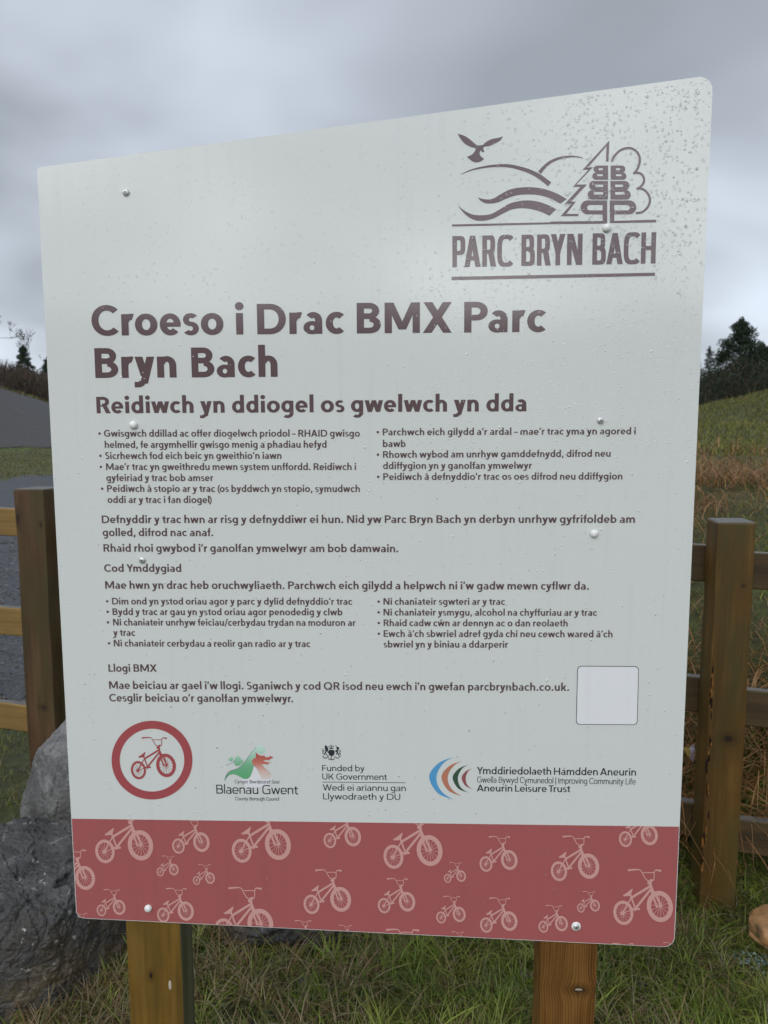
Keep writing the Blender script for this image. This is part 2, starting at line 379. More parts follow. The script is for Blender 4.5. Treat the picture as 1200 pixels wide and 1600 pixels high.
def polar_grid(azs, rs, lift=0.0, rag=0.0):
    A, Rr = np.meshgrid(np.radians(azs), rs)
    if rag:
        Rr = Rr * (1 + rag * np.sin(A * 37) * np.cos(A * 91 + 1) * (np.abs(np.linspace(-1, 1, len(rs)))[:, None] ** 2))
    x = Rr * np.sin(A); y = Rr * np.cos(A)
    z = ground_z(x, y) + lift
    V = np.stack([x.ravel(), y.ravel(), z.ravel()], 1)
    n, k = len(rs), len(azs)
    i, j = np.meshgrid(np.arange(n - 1), np.arange(k - 1), indexing='ij'); q = (i * k + j).ravel()
    return V, np.stack([q, q + k, q + k + 1, q + 1], 1)[:, ::-1]
azs = np.linspace(-180, 180, 541); rs = np.concatenate([[0.02], np.geomspace(0.5, 12, 110), np.geomspace(12.3, 900, 120)])
V, Q = polar_grid(azs, rs)
tag(link('ground', np_mesh('ground', V, Q, True), None, mat_ground()), kind='structure')
V, Q = polar_grid(np.linspace(-80, -13, 120), np.geomspace(44, 73.5, 30), 0.03, 0.012)
tag(link('gravel_track', np_mesh('gravel_track', V, Q, True), None, mat_gravel('track_gravel', (0.036, 0.034, 0.033), 3, (0.12, 2.6, 1))), kind='structure')
V, Q = polar_grid(np.linspace(-80, -12, 130), np.geomspace(5.4, 27, 50), 0.02, 0.07)
tag(link('slate_path', np_mesh('slate_path', V, Q, True), None, mat_gravel('slate_chippings', (0.050, 0.054, 0.062), 8, (0.5, 2.5, 1))), kind='structure')

# ------------------------------------------------------------------ the sign's own plane
YAW = R(2.0); SY = 1.37
SO = Vector((0, SY, 0)); EU = Vector((math.cos(YAW), -math.sin(YAW), 0)); EN = Vector((-math.sin(YAW), -math.cos(YAW), 0))
def sg(px, py):
    d = ray(px, py); c = Vector((0, 0, CAM_H)); t = (SO - c).dot(EN) / d.dot(EN); p = c + d * t - SO
    return (p.dot(EU), p.z)
sign = empty('information_sign', SO, -YAW, 'white and red BMX track welcome sign in Welsh standing on two square timber posts', 'sign')

def flat_mesh(name, polys, y, SC=1.0):
    """union of 2-D polygons -> flat mesh in the sign's plane at depth y (towards the viewer is -y)"""
    vs = []; fs = []
    for p in polys:
        a = 0
        for i in range(len(p)):
            a += p[i][0] * p[(i + 1) % len(p)][1] - p[(i + 1) % len(p)][0] * p[i][1]
        if abs(a) * SC * SC < 1e-9: continue
        if a < 0: p = p[::-1]
        k = len(vs); vs += [Vector((q[0] * SC, q[1] * SC)) for q in p]; fs.append(list(range(k, k + len(p))))
    ov, oe, of, _, _, oof = delaunay_2d_cdt(vs, [], fs, 0, 1e-6)
    PA = []
    for f in fs:
        q = np.array([(vs[i].x, vs[i].y) for i in f]); PA.append((q, q.min(0), q.max(0), np.roll(q, -1, 0)))
    def inside(c):
        for q, lo, hi, q2 in PA:
            if c[0] < lo[0] or c[1] < lo[1] or c[0] > hi[0] or c[1] > hi[1]: continue
            up = (q[:, 1] <= c[1]) != (q2[:, 1] <= c[1])
            if not up.any(): continue
            a, d = q[up], q2[up]; xi = a[:, 0] + (c[1] - a[:, 1]) / (d[:, 1] - a[:, 1]) * (d[:, 0] - a[:, 0])
            if (np.where(d[:, 1] > a[:, 1], 1, -1)[xi > c[0]]).sum() != 0: return True
        return False
    tris = []
    for f in of:
        p = [ov[i] for i in f]; ar = (p[1][0] - p[0][0]) * (p[2][1] - p[0][1]) - (p[1][1] - p[0][1]) * (p[2][0] - p[0][0])
        if abs(ar) > 1e-9 * SC and inside(((p[0][0] + p[1][0] + p[2][0]) / 3, (p[0][1] + p[1][1] + p[2][1]) / 3)): tris.append(f)
    pts = [(v[0] / SC, v[1] / SC) for v in ov]
    return pts, tris
def to_obj(name, pts, tris, y, mat, parent):
    V = [(p[0], y, p[1]) for p in pts]
    T = []
    for f in tris:
        a, b, c = (pts[i] for i in f[:3])
        ar = (b[0] - a[0]) * (c[1] - a[1]) - (c[0] - a[0]) * (b[1] - a[1])
        T.append(tuple(f) if ar > 0 else tuple(f[::-1]))   # faces look towards -y
    return link(name, np_mesh(name, V, T), parent, mat)
def polyobj(name, polys, y, mat, parent):
    p, t = flat_mesh(name, polys, y, 1000.0); return to_obj(name, p, t, y, mat, parent)
def clip_tris(pts, tris, box):
    """clip triangles against convex counter-clockwise polygon"""
    P = []; T = []
    for f in tris:
        poly = [pts[i] for i in f]
        for i in range(len(box)):
            a, b = box[i], box[(i + 1) % len(box)]
            ins = lambda q: (b[0] - a[0]) * (q[1] - a[1]) - (b[1] - a[1]) * (q[0] - a[0]) >= 0
            res = []
            for j in range(len(poly)):
                p, q = poly[j], poly[(j + 1) % len(poly)]
                ip, iq = ins(p), ins(q)
                if ip: res.append(p)
                if ip != iq:
                    d1 = (b[0] - a[0]) * (p[1] - a[1]) - (b[1] - a[1]) * (p[0] - a[0])
                    d2 = (b[0] - a[0]) * (q[1] - a[1]) - (b[1] - a[1]) * (q[0] - a[0])
                    s = d1 / (d1 - d2); res.append((p[0] + (q[0] - p[0]) * s, p[1] + (q[1] - p[1]) * s))
            poly = res
            if len(poly) < 3: break
        if len(poly) < 3: continue
        k = len(P); P += poly
        for j in range(1, len(poly) - 1): T.append((k, k + j, k + j + 1))
    return P, T

# ---- strokes
def ell(cx, cy, rx, ry, a, sq=2.0):
    c, s = math.cos(R(a)), math.sin(R(a)); e = 2.0 / sq
    return (cx + rx * math.copysign(abs(c) ** e, c), cy + ry * math.copysign(abs(s) ** e, s))
def arc(cx, cy, rx, ry, a0, a1, wx, wy, sq=2.0, n=None, sqi=None):
    """band between an outer ellipse and the inner one wx / wy inside it"""
    if abs(a1 - a0) > 181:
        mid = (a0 + a1) / 2
        return arc(cx, cy, rx, ry, a0, mid, wx, wy, sq, n, sqi) + arc(cx, cy, rx, ry, mid, a1, wx, wy, sq, n, sqi)
    n = n or max(3, int(abs(a1 - a0) / 13))
    A = [a0 + (a1 - a0) * i / n for i in range(n + 1)]
    o = [ell(cx, cy, rx, ry, a, sq) for a in A]; i_ = [ell(cx, cy, max(rx - wx, .001), max(ry - wy, .001), a, sqi or sq) for a in A]
    return [o + i_[::-1]]
def rect(x0, y0, x1, y1): return [[(x0, y0), (x1, y0), (x1, y1), (x0, y1)]]
def dia(x0, y0, x1, y1, w, a=0.5):        # diagonal bar with level ends, w = its horizontal width; x = left edge
    return [[(x0, y0), (x0 + w, y0), (x1 + w, y1), (x1, y1)]]
def pipe(pts, w, n=1, taper=None):        # constant width line through points
    out = []; L = []; Rr = []
    P = [Vector(p) for p in pts]
    for i, p in enumerate(P):
        a = (P[i] - P[i - 1]).normalized() if i > 0 else (P[1] - P[0]).normalized()
        b = (P[i + 1] - P[i]).normalized() if i < len(P) - 1 else a
        t = (a + b); t = t.normalized() if t.length > 1e-6 else a
        nn = Vector((-t.y, t.x)); k = 1 / max(0.5, nn.dot(Vector((-a.y, a.x))))
        ww = (w if not callable(w) else w(i / (len(P) - 1))) * 0.5 * k
        L.append(tuple(p + nn * ww)); Rr.append(tuple(p - nn * ww))
    for i in range(len(P) - 1): out.append([L[i], L[i + 1], Rr[i + 1], Rr[i]])
    return out
def smooth(pts, k=6):                     # Catmull-Rom through points
    P = [pts[0]] + list(pts) + [pts[-1]]; out = []
    for i in range(1, len(P) - 2):
        for j in range(k):
            t = j / k; a, b, c, d = P[i - 1], P[i], P[i + 1], P[i + 2]
            out.append(tuple(0.5 * ((2 * b[m]) + (-a[m] + c[m]) * t + (2 * a[m] - 5 * b[m] + 4 * c[m] - d[m]) * t * t + (-a[m] + 3 * b[m] - 3 * c[m] + d[m]) * t ** 3) for m in (0, 1)))
    out.append(tuple(pts[-1])); return out
def disc(cx, cy, rx, ry=None, n=20):
    ry = ry or rx; return [[(cx + rx * math.cos(2 * math.pi * i / n), cy + ry * math.sin(2 * math.pi * i / n)) for i in range(n)]]

# ---- lettering: every glyph is drawn from bars and round strokes (cap height 1.0)
X = 0.705; AS = 1.075; OV = 0.014
def glyph(ch, wx, wy, sq):
    """-> polygons, left bearing, advance width of ink, right bearing"""
    s = 0.070; r_ = 0.036; d_ = 0.012
    o = OV; Rx = 0.36; Ry = X / 2 + o; my = X / 2
    def bowl(cx, R1=0.335): return arc(cx, my, R1, Ry, 0, 360, wx, wy, sq)
    def accent(c): return pipe([(c - .16, X + .10), (c, X + .26), (c + .16, X + .10)], wy * .62)
    g = {
     'o': lambda: (arc(Rx, my, Rx, Ry, 0, 360, wx, wy, sq), r_, 2 * Rx, r_),
     'c': lambda: (arc(.345, my, .345, Ry, 48, 312, wx, wy, sq), r_, .585, .02),
     'e': lambda: (arc(.335, my, .335, Ry, -11, 180, wx * .93, wy * .95, sq) + arc(.335, my, .335, Ry, 180, 318, wx, wy, sq) + rect(wx * .5, my - wy * .42, .665, my + wy * .36), r_, .67, r_),
     'n': lambda: (rect(0, 0, wx, X) + rect(.625 - wx, 0, .625, .40) + arc(.325, .40, .30, X + o - .40, -2, 160, wx, wy, sq), s, .625, s),
     'h': lambda: (rect(0, 0, wx, AS) + rect(.625 - wx, 0, .625, .40) + arc(.325, .40, .30, X + o - .40, -2, 160, wx, wy, sq), s, .625, s),
     'm': lambda: (rect(0, 0, wx, X) + rect(.575 - wx, 0, .575, .42) + rect(1.0 - wx + .01, 0, 1.01, .42) + arc(.31, .42, .265, X + o - .42, -2, 160, wx, wy, sq) + arc(.745, .42, .265, X + o - .42, -2, 160, wx, wy, sq), s, 1.01, s),
     'u': lambda: (rect(.625 - wx, 0, .625, X) + rect(0, .30, wx, X) + arc(.30, .305, .30, .305 + o, 178, 340, wx, wy, sq), s, .625, s),
     'r': lambda: (rect(0, 0, wx, X) + arc(.315, .40, .30, X + o - .40, 72, 165, wx, wy * 1.1, sq), s, .425, .0),
     'i': lambda: (rect(0, 0, wx, X) + disc(wx / 2, .93, wx * .60), s, wx, s),
     'l': lambda: (rect(0, 0, wx, AS), s, wx, s),
     'd': lambda: (rect(.68 - wx, 0, .68, AS) + bowl(.345), r_, .68, s),
     'b': lambda: (rect(0, 0, wx, AS) + bowl(.335), s, .68, r_),
     'p': lambda: (rect(0, -.33, wx, X) + bowl(.335), s, .68, r_),
     'g': lambda: (rect(.67 - wx, -.02, .67, X) + arc(.335, my + .01, .335, Ry - .005, 0, 360, wx, wy, sq) + arc(.335, -.03, .335, .31, 0, -132, wx, wy, sq), r_, .67, s),
     'a': lambda: (rect(.595 - wx, 0, .595, .43) + arc(.315, .43, .28, X + o - .43, -2, 140, wx, wy, sq) + arc(.27, .205, .27, .205 + o, 0, 360, wx * .86, wy * .74, sq), r_, .595, s),
     's': lambda: (lambda q: (arc(.255, (X + o + my + .01 - q / 2) / 2, .245, (X + o - my - .01 + q / 2) / 2, 34, 270, wx * .84, q, sq) + arc(.25, (my + .01 + q / 2 - o) / 2, .26, (my + .01 + q / 2 + o) / 2, 90, -146, wx * .84, q, sq), .028, .51, .028))(wy * .80),
     't': lambda: (rect(.13, .20, .13 + wx, .885) + rect(0, X - wy * .9, .43, X) + arc(.36, .22, .23, .22 + o, 180, 292, wx, wy, sq), .01, .44, .02),
     'f': lambda: (rect(.11, 0, .11 + wx, .86) + rect(0, X - wy * .9, .41, X) + arc(.36, .84, .25, AS + .01 - .84, 180, 82, wx, wy, sq), .01, .42, .0),
     'y': lambda: (dia(.325 - wx * .62, .05, 0, X, wx * 1.13) + dia(.155, -.20, .64 - wx * 1.1, X, wx * 1.1) + arc(.10, -.09, .245, .235, -12, -88, wx * 1.0, wy, sq) + rect(-.03, -.325, .115, -.325 + wy), d_, .64, d_),
     'v': lambda: (dia(.33 - wx * .56, 0, 0, X, wx * 1.12) + dia(.33 - wx * .56, 0, .66 - wx * 1.12, X, wx * 1.12), d_, .66, d_),
     'w': lambda: (dia(.27 - wx * .5, 0, 0, X, wx * 1.05) + dia(.27 - wx * .5, 0, .50 - wx * .52, X, wx * 1.05) + dia(.73 - wx * .55, 0, .50 - wx * .52, X, wx * 1.05) + dia(.73 - wx * .55, 0, 1.0 - wx * 1.05, X, wx * 1.05), d_, 1.0, d_),
     'k': lambda: (rect(0, 0, wx, AS) + dia(.15, .28, .38, X, wx * 1.2) + dia(.42, 0, .13, .42, wx * 1.2), s, .66, d_),
     'C': lambda: (arc(.50, .5, .50, .5 + o, 44, 316, wx, wy, sq), r_ + .01, .86, .025),
     'G': lambda: (arc(.50, .5, .50, .5 + o, 46, 180, wx, wy, sq) + arc(.50, .5, .50, .5 + o, 180, 318, wx, wy, sq) + rect(.90 - wx, .12, .90, .55) + rect(.53, .55 - wy * .95, .90, .55), r_ + .01, .90, s),
     'D': lambda: (rect(0, 0, wx, 1) + arc(.41, .5, .50, .5, -90, 90, wx, wy, sq) + rect(wx * .5, 0, .42, wy) + rect(wx * .5, 1 - wy, .42, 1), s + .01, .91, r_),
     'O': lambda: (arc(.52, .5, .52, .5 + o, 0, 360, wx, wy, sq), r_ + .01, 1.04, r_),
     'Q': lambda: (arc(.52, .5, .52, .5 + o, 0, 360, wx, wy, sq) + dia(.84, -.03, .56, .27, wx * 1.15), r_ + .01, 1.08, r_),
     'B': lambda: (rect(0, 0, wx, 1) + arc(.40, .285, .355, .285, -90, 90, wx, wy, sq) + arc(.39, .735, .315, .265, -90, 90, wx * .97, wy, sq) + rect(wx * .5, 0, .41, wy) + rect(wx * .5, 1 - wy, .40, 1) + rect(wx * .5, .47, .41, .47 + wy), s + .01, .755, r_),
     'P': lambda: (rect(0, 0, wx, 1) + arc(.385, .695, .345, .305, -90, 90, wx, wy, sq) + rect(wx * .5, 1 - wy, .40, 1) + rect(wx * .5, .39, .40, .39 + wy), s + .01, .73, r_),
     'R': lambda: (rect(0, 0, wx, 1) + arc(.385, .705, .335, .295, -90, 90, wx, wy, sq) + rect(wx * .5, 1 - wy, .40, 1) + rect(wx * .5, .41, .40, .41 + wy) + dia(.765 - wx * 1.1, 0, .33, .44, wx * 1.18), s + .01, .78, d_),
     'H': lambda: (rect(0, 0, wx, 1) + rect(.82 - wx, 0, .82, 1) + rect(wx * .5, .5 - wy * .5, .75, .5 + wy * .5), s + .01, .82, s + .01),
     'A': lambda: (dia(0, 0, .46 - wx * .56, 1, wx * 1.12) + dia(.92 - wx * 1.12, 0, .46 - wx * .56, 1, wx * 1.12) + rect(.20, .21, .72, .21 + wy), d_, .92, d_),
     'M': lambda: (rect(0, 0, wx, 1) + rect(1.10 - wx, 0, 1.10, 1) + dia(.55 - wx * .52, .12, wx * .18, 1, wx * 1.04) + dia(.55 - wx * .52, .12, 1.10 - wx * 1.22, 1, wx * 1.04), s + .01, 1.10, s + .01),
     'N': lambda: (rect(0, 0, wx, 1) + rect(.86 - wx, 0, .86, 1) + dia(.86 - wx * 1.30, 0, wx * .12, 1, wx * 1.18), s + .01, .86, s + .01),
     'E': lambda: (rect(0, 0, wx, 1) + rect(wx * .5, 0, .64, wy) + rect(wx * .5, 1 - wy, .62, 1) + rect(wx * .5, .5 - wy * .5, .59, .5 + wy * .5), s + .01, .64, .035),
     'F': lambda: (rect(0, 0, wx, 1) + rect(wx * .5, 1 - wy, .60, 1) + rect(wx * .5, .5 - wy * .5, .56, .5 + wy * .5), s + .01, .60, .02),
     'L': lambda: (rect(0, 0, wx, 1) + rect(wx * .5, 0, .58, wy), s + .01, .58, .02),
     'I': lambda: (rect(0, 0, wx, 1), s + .01, wx, s + .01),
     'K': lambda: (rect(0, 0, wx, 1) + dia(.14, .36, .76 - wx * 1.2, 1, wx * 1.25) + dia(.78 - wx * 1.2, 0, .24, .60, wx * 1.25), s + .01, .78, d_),
     'S': lambda: (lambda q: (arc(.32, (1.014 + .52 - q / 2) / 2, .30, (1.014 - .52 + q / 2) / 2, 36, 270, wx * .92, q, sq) + arc(.315, (.52 + q / 2 - .014) / 2, .315, (.52 + q / 2 + .014) / 2, 90, -144, wx * .92, q, sq), .04, .63, .04))(wy * .92),
     'T': lambda: (rect(.33 - wx * .5, 0, .33 + wx * .5, 1) + rect(0, 1 - wy, .66, 1), .015, .66, .015),
     'U': lambda: (rect(0, .36, wx, 1) + rect(.78 - wx, .36, .78, 1) + arc(.39, .37, .39, .37 + o, 178, 362, wx, wy, sq), s + .01, .78, s + .01),
     'W': lambda: (dia(.36 - wx * .52, 0, 0, 1, wx * 1.05) + dia(.36 - wx * .52, 0, .64 - wx * .52, 1, wx * 1.05) + dia(.92 - wx * .52, 0, .64 - wx * .52, 1, wx * 1.05) + dia(.92 - wx * .52, 0, 1.28 - wx * 1.05, 1, wx * 1.05), d_, 1.28, d_),
     'X': lambda: (dia(0, 0, .90 - wx * 1.22, 1, wx * 1.2) + dia(.90 - wx * 1.2, 0, .02, 1, wx * 1.2), d_, .90, d_),
     'Y': lambda: (rect(.41 - wx * .5, 0, .41 + wx * .5, .46) + dia(.41 - wx * .5, .40, 0, 1, wx * 1.14) + dia(.41 - wx * .62, .40, .82 - wx * 1.14, 1, wx * 1.14), .0, .82, .0),
     '.': lambda: (disc(.115, .105, .118), s, .23, s),
     ',': lambda: (dia(.0, -.17, .085, .19, wx * .92), .04, .27, .06),
     '’': lambda: (dia(.0, .70, .07, 1.03, wx * .85), .02, .24, .03),
     '–': lambda: (rect(0, .30, .50, .30 + wy * .85), .0, .50, .0),
     '/': lambda: (dia(0, -.12, .36, 1.05, wx * .85), .0, .50, .0),
     '|': lambda: (rect(0, -.22, wx * 1.1, 1.05), .04, wx * 1.1, .04),
     '(': lambda: (arc(.60, .40, .60, .78, 122, 238, wx * .8, wy, 2), .03, .26, .0),
     ')': lambda: (arc(-.34, .40, .60, .78, -58, 58, wx * .8, wy, 2), .0, .26, .03),
    }
    if ch == 'â': p, a, b, c = g['a'](); return p + accent(.31), a, b, c
    if ch == 'ŵ': p, a, b, c = g['w'](); return p + accent(.50), a, b, c
    if ch not in g: raise ValueError('no glyph ' + ch)
    return g[ch]()
GC = {}
def gl(ch, wx, wy, sq):
    k = (ch, wx, wy, sq)
    if k not in GC:
        p, a, b, c = glyph(ch, wx, wy, sq); pts, tr = flat_mesh('g', p, 0); GC[k] = (pts, tr, a, b, c)
    return GC[k]
KERN = {('P', 'a'): -.05, ('r', 'a'): -.02, ('r', 'g'): -.03, ('r', 'o'): -.03, ('T', 'r'): -.10, ('Y', 'm'): -.08, ('r', '.'): -.10, ('y', '.'): -.08, ('r', ','): -.1, ('w', '.'): -.08, ('f', 'o'): -.02, ('P', 'A'): -.10, ('B', 'A'): -.02, ('A', 'R'): .0, ('R', 'Y'): -.03, ('Y', 'N'): .02, ('A', 'C'): -.02, ('L', 'l'): .0}
def text(name, s, x0, x1, yb0, yb1, cap, mat, wx=.205, wy=.168, sq=2.05, y=-0.0004, space=.255, squash=1.0, label=None, lead_bullet=None):
    """a printed line whose ink starts at (x0, yb0) and ends at (x1, yb1), baseline pixels of the photograph's print"""
    a = sg(x0, yb0); b = sg(x1, yb1); top = sg(x0, yb0 - cap)
    H = top[1] - a[1]; L = math.hypot(b[0] - a[0], b[1] - a[1])
    wxx = wx / squash
    pen = 0; items = []; prev = None
    for ch in s:
        if ch == ' ': pen += space / squash; prev = None; continue
        pts, tr, lb, w, rb = gl(ch, round(wxx, 3), wy, sq)
        pen += lb + (KERN.get((prev, ch), 0) if prev else 0)
        items.append((pen, pts, tr)); end = pen + w; pen = end + rb; prev = ch
    x_first = items[0][0]; sx = L / (end - x_first)
    dx, dy = (b[0] - a[0]) / L, (b[1] - a[1]) / L
    P = []; T = []
    for p0, pts, tr in items:
        k = len(P)
        for q in pts:
            u = (p0 + q[0] - x_first) * sx; v = q[1] * H
            P.append((a[0] + u * dx - v * dy, a[1] + u * dy + v * dx))
        T += [tuple(i + k for i in f[:3]) for f in tr]
    if lead_bullet is not None:
        c = sg(lead_bullet, yb0 - cap * .47); k = len(P); rr = H * .19
        n = 14; P.append(c)
        P += [(c[0] + rr * math.cos(2 * math.pi * i / n), c[1] + rr * math.sin(2 * math.pi * i / n)) for i in range(n)]
        T += [(k, k + 1 + i, k + 1 + (i + 1) % n) for i in range(n)]
    o = to_obj(name, P, T, y, mat, panel)
    if label: o['label'] = label
    return o

# ---- the board: an aluminium sheet cut slanting at top and bottom, corners rounded
def rounded(corners, rad, n=6):
    out = []; N = len(corners)
    for i in range(N):
        p, c, q = Vector(corners[i - 1]), Vector(corners[i]), Vector(corners[(i + 1) % N])
        a = (p - c).normalized(); b = (q - c).normalized()
        r = rad[i] if isinstance(rad, (list, tuple)) else rad
        th = a.angle(b); d = r / math.tan(th / 2); cen = c + (a + b).normalized() * (r / math.sin(th / 2))
        s0 = (c + a * d) - cen; s1 = (c + b * d) - cen
        a0 = math.atan2(s0.y, s0.x); a1 = math.atan2(s1.y, s1.x); da = (a1 - a0 + math.pi) % (2 * math.pi) - math.pi
        for k in range(n + 1):
            t = a0 + da * k / n; out.append((cen.x + r * math.cos(t), cen.y + r * math.sin(t)))
    return out
BC = [sg(119.5, 1434.5), sg(1053.5, 1480.5), sg(1114.5, 117), sg(57.5, 262)]       # bottom left, bottom right, top right, top left
board = rounded(BC, [0.016, 0.020, 0.022, 0.007])
bm = bmesh.new()
fv = [bm.verts.new((p[0], 0, p[1])) for p in board]; bv = [bm.verts.new((p[0], 0.0032, p[1])) for p in board]
bm.faces.new(fv); bm.faces.new(bv[::-1]); n = len(fv); sides = []
for i in range(n): sides.append(bm.faces.new((fv[i], bv[i], bv[(i + 1) % n], fv[(i + 1) % n])))
for f in sides: f.material_index = 1
bmesh.ops.recalc_face_normals(bm, faces=bm.faces[:])
panel = link('panel', bm_mesh('panel', bm), sign, [WHITE, EDGE])

# red band along the foot of the board
inset = 0.0012
def lerp(a, b, t): return (a[0] + (b[0] - a[0]) * t, a[1] + (b[1] - a[1]) * t)
BL, BR, TR, TL = BC
bl, br = sg(112, 1279.0), sg(1060.5, 1291.5)
def on_edge(p, a, b):                    # slide a point sideways onto a board edge
    t = (p[1] - a[1]) / (b[1] - a[1]); return (a[0] + (b[0] - a[0]) * t, p[1])
bl = on_edge(bl, BL, TL); br = on_edge(br, BR, TR)
bl = (bl[0] + inset, bl[1]); br = (br[0] - inset, br[1])
band = rounded([(BL[0] + inset, BL[1] + inset), (BR[0] - inset, BR[1] + inset), br, bl], [0.015, 0.019, 0.0002, 0.0002])
band_cx = band
polyobj('red_band', [band], -0.0004, RED, panel)

# ---- lettering
TXT = [
 ('title_text', 'Croeso i Drac BMX Parc', 144, 853, 524.6, 518.6, 47.2, .228, .188, None),
 ('title_text', 'Bryn', 149.3, 276.2, 590.6, 589.9, 46.6, .228, .188, None),
 ('title_text', 'Bach', 299.8, 434, 589.7, 588.8, 46.6, .228, .188, None),
 ('subtitle_text', 'Reidiwch yn ddiogel os gwelwch yn dda', 151.3, 822.3, 645.8, 642.6, 25.8, .222, .18, None),
 ('text_line', 'Gwisgwch ddillad ac offer diogelwch priodol – RHAID gwisgo', 162.7, 562.4, 682.3, 682.2, 10.6, .2, .165, 155.6),
 ('text_line', 'helmed, fe argymhellir gwisgo menig a phadiau hefyd', 163.9, 510.4, 699.9, 699.5, 10.6, .2, .165, None),
 ('text_line', 'Sicrhewch fod eich beic yn gweithio’n iawn', 164.5, 440, 717.2, 717.0, 10.6, .2, .165, 157.0),
 ('text_line', 'Mae’r trac yn gweithredu mewn system unffordd. Reidiwch i', 166.0, 556.4, 734.4, 734.4, 10.6, .2, .165, 157.7),
 ('text_line', 'gyfeiriad y trac bob amser', 166.3, 333.6, 751.6, 751.6, 10.6, .2, .165, None),
 ('text_line', 'Peidiwch â stopio ar y trac (os byddwch yn stopio, symudwch', 167.6, 562.4, 768.5, 768.8, 10.6, .2, .165, 159.8),
 ('text_line', 'oddi ar y trac i fan diogel)', 168.2, 331, 785.8, 785.9, 10.6, .2, .165, None),
 ('text_line', 'Defnyddir y trac hwn ar risg y defnyddiwr ei hun. Nid yw Parc Bryn Bach yn derbyn unrhyw gyfrifoldeb am', 159.3, 992, 817.3, 816.9, 11.9, .2, .165, None),
 ('text_line', 'golled, difrod nac anaf.', 160.6, 333.3, 837.6, 837.7, 11.9, .2, .165, None),
 ('text_line', 'Rhaid rhoi gwybod i’r ganolfan ymwelwyr am bob damwain.', 162, 622.4, 862.0, 862.8, 11.9, .2, .165, None),
 ('text_line', 'Parchwch eich gilydd a’r ardal – mae’r trac yma yn agored i', 598, 993.2, 680.2, 678.6, 10.6, .2, .165, 590.4),
 ('text_line', 'bawb', 598.2, 634, 698.4, 698.3, 10.6, .2, .165, None),
 ('text_line', 'Rhowch wybod am unrhyw gamddefnydd, difrod neu', 598.4, 954, 715.4, 713.6, 10.6, .2, .165, 590.6),
 ('text_line', 'ddiffygion yn y ganolfan ymwelwyr', 598.4, 831.2, 732.8, 732.4, 10.6, .2, .165, None),
 ('text_line', 'Peidiwch â defnyddio’r trac os oes difrod neu ddiffygion', 598.8, 972.4, 750.0, 749.2, 10.6, .2, .165, 590.9),
 ('text_line', 'Cod Ymddygiad', 163, 283.4, 893.3, 893.5, 11.7, .2, .165, None),
 ('text_line', 'Mae hwn yn drac heb oruchwyliaeth. Parchwch eich gilydd a helpwch ni i’w gadw mewn cyflwr da.', 164.6, 920, 919.8, 921.3, 11.9, .2, .165, None),
 ('text_line', 'Dim ond yn ystod oriau agor y parc y dylid defnyddio’r trac', 175.4, 550.5, 944.4, 944.9, 10.4, .2, .165, 167.6),
 ('text_line', 'Bydd y trac ar gau yn ystod oriau agor penodedig y clwb', 176.1, 535.2, 960.8, 961.4, 10.4, .2, .165, 168.3),
 ('text_line', 'Ni chaniateir unrhyw feiciau/cerbydau trydan na moduron ar', 176.9, 555.9, 977.2, 978.0, 10.4, .2, .165, 168.9),
 ('text_line', 'y trac', 177.2, 211.7, 993.4, 993.5, 10.4, .2, .165, None),
 ('text_line', 'Ni chaniateir cerbydau a reolir gan radio ar y trac', 178, 485, 1010.0, 1011.0, 10.4, .2, .165, 170.5),
 ('text_line', 'Ni chaniateir sgwteri ar y trac', 599.2, 789.2, 944.8, 945.0, 10.4, .2, .165, 591.6),
 ('text_line', 'Ni chaniateir ysmygu, alcohol na chyffuriau ar y trac', 599.2, 932.8, 961.6, 962.2, 10.4, .2, .165, 591.7),
 ('text_line', 'Rhaid cadw cŵn ar dennyn ac o dan reolaeth', 599.4, 887, 978.2, 978.8, 10.4, .2, .165, 591.8),
 ('text_line', 'Ewch â’ch sbwriel adref gyda chi neu cewch wared â’ch', 599.4, 957, 995.0, 995.8, 10.4, .2, .165, 591.9),
 ('text_line', 'sbwriel yn y biniau a ddarperir', 599.4, 794, 1011.6, 1012.0, 10.4, .2, .165, None),
 ('text_line', 'Llogi BMX', 169.7, 245.2, 1049.4, 1049.6, 11.7, .2, .165, None),
 ('text_line', 'Mae beiciau ar gael i’w llogi. Sganiwch y cod QR isod neu ewch i’n gwefan parcbrynbach.co.uk.', 170.8, 889.2, 1076.2, 1079.4, 11.9, .2, .165, None),
 ('text_line', 'Cesglir beiciau o’r ganolfan ymwelwyr.', 171, 458, 1095.9, 1097.2, 11.9, .2, .165, None),
]
for nm, s_, x0, x1, y0, y1, cap, wx_, wy_, bl_ in TXT:
    text(nm, s_, x0, x1, y0, y1, cap, PLUM, wx_, wy_, lead_bullet=bl_, space=.29 if cap > 20 else .28)
text('logo_text', 'PARC BRYN BACH', 706.8, 1024.0, 417.6, 411.8, 48.6, PLUM, .158, .135, 3.4, space=.24, squash=.60)
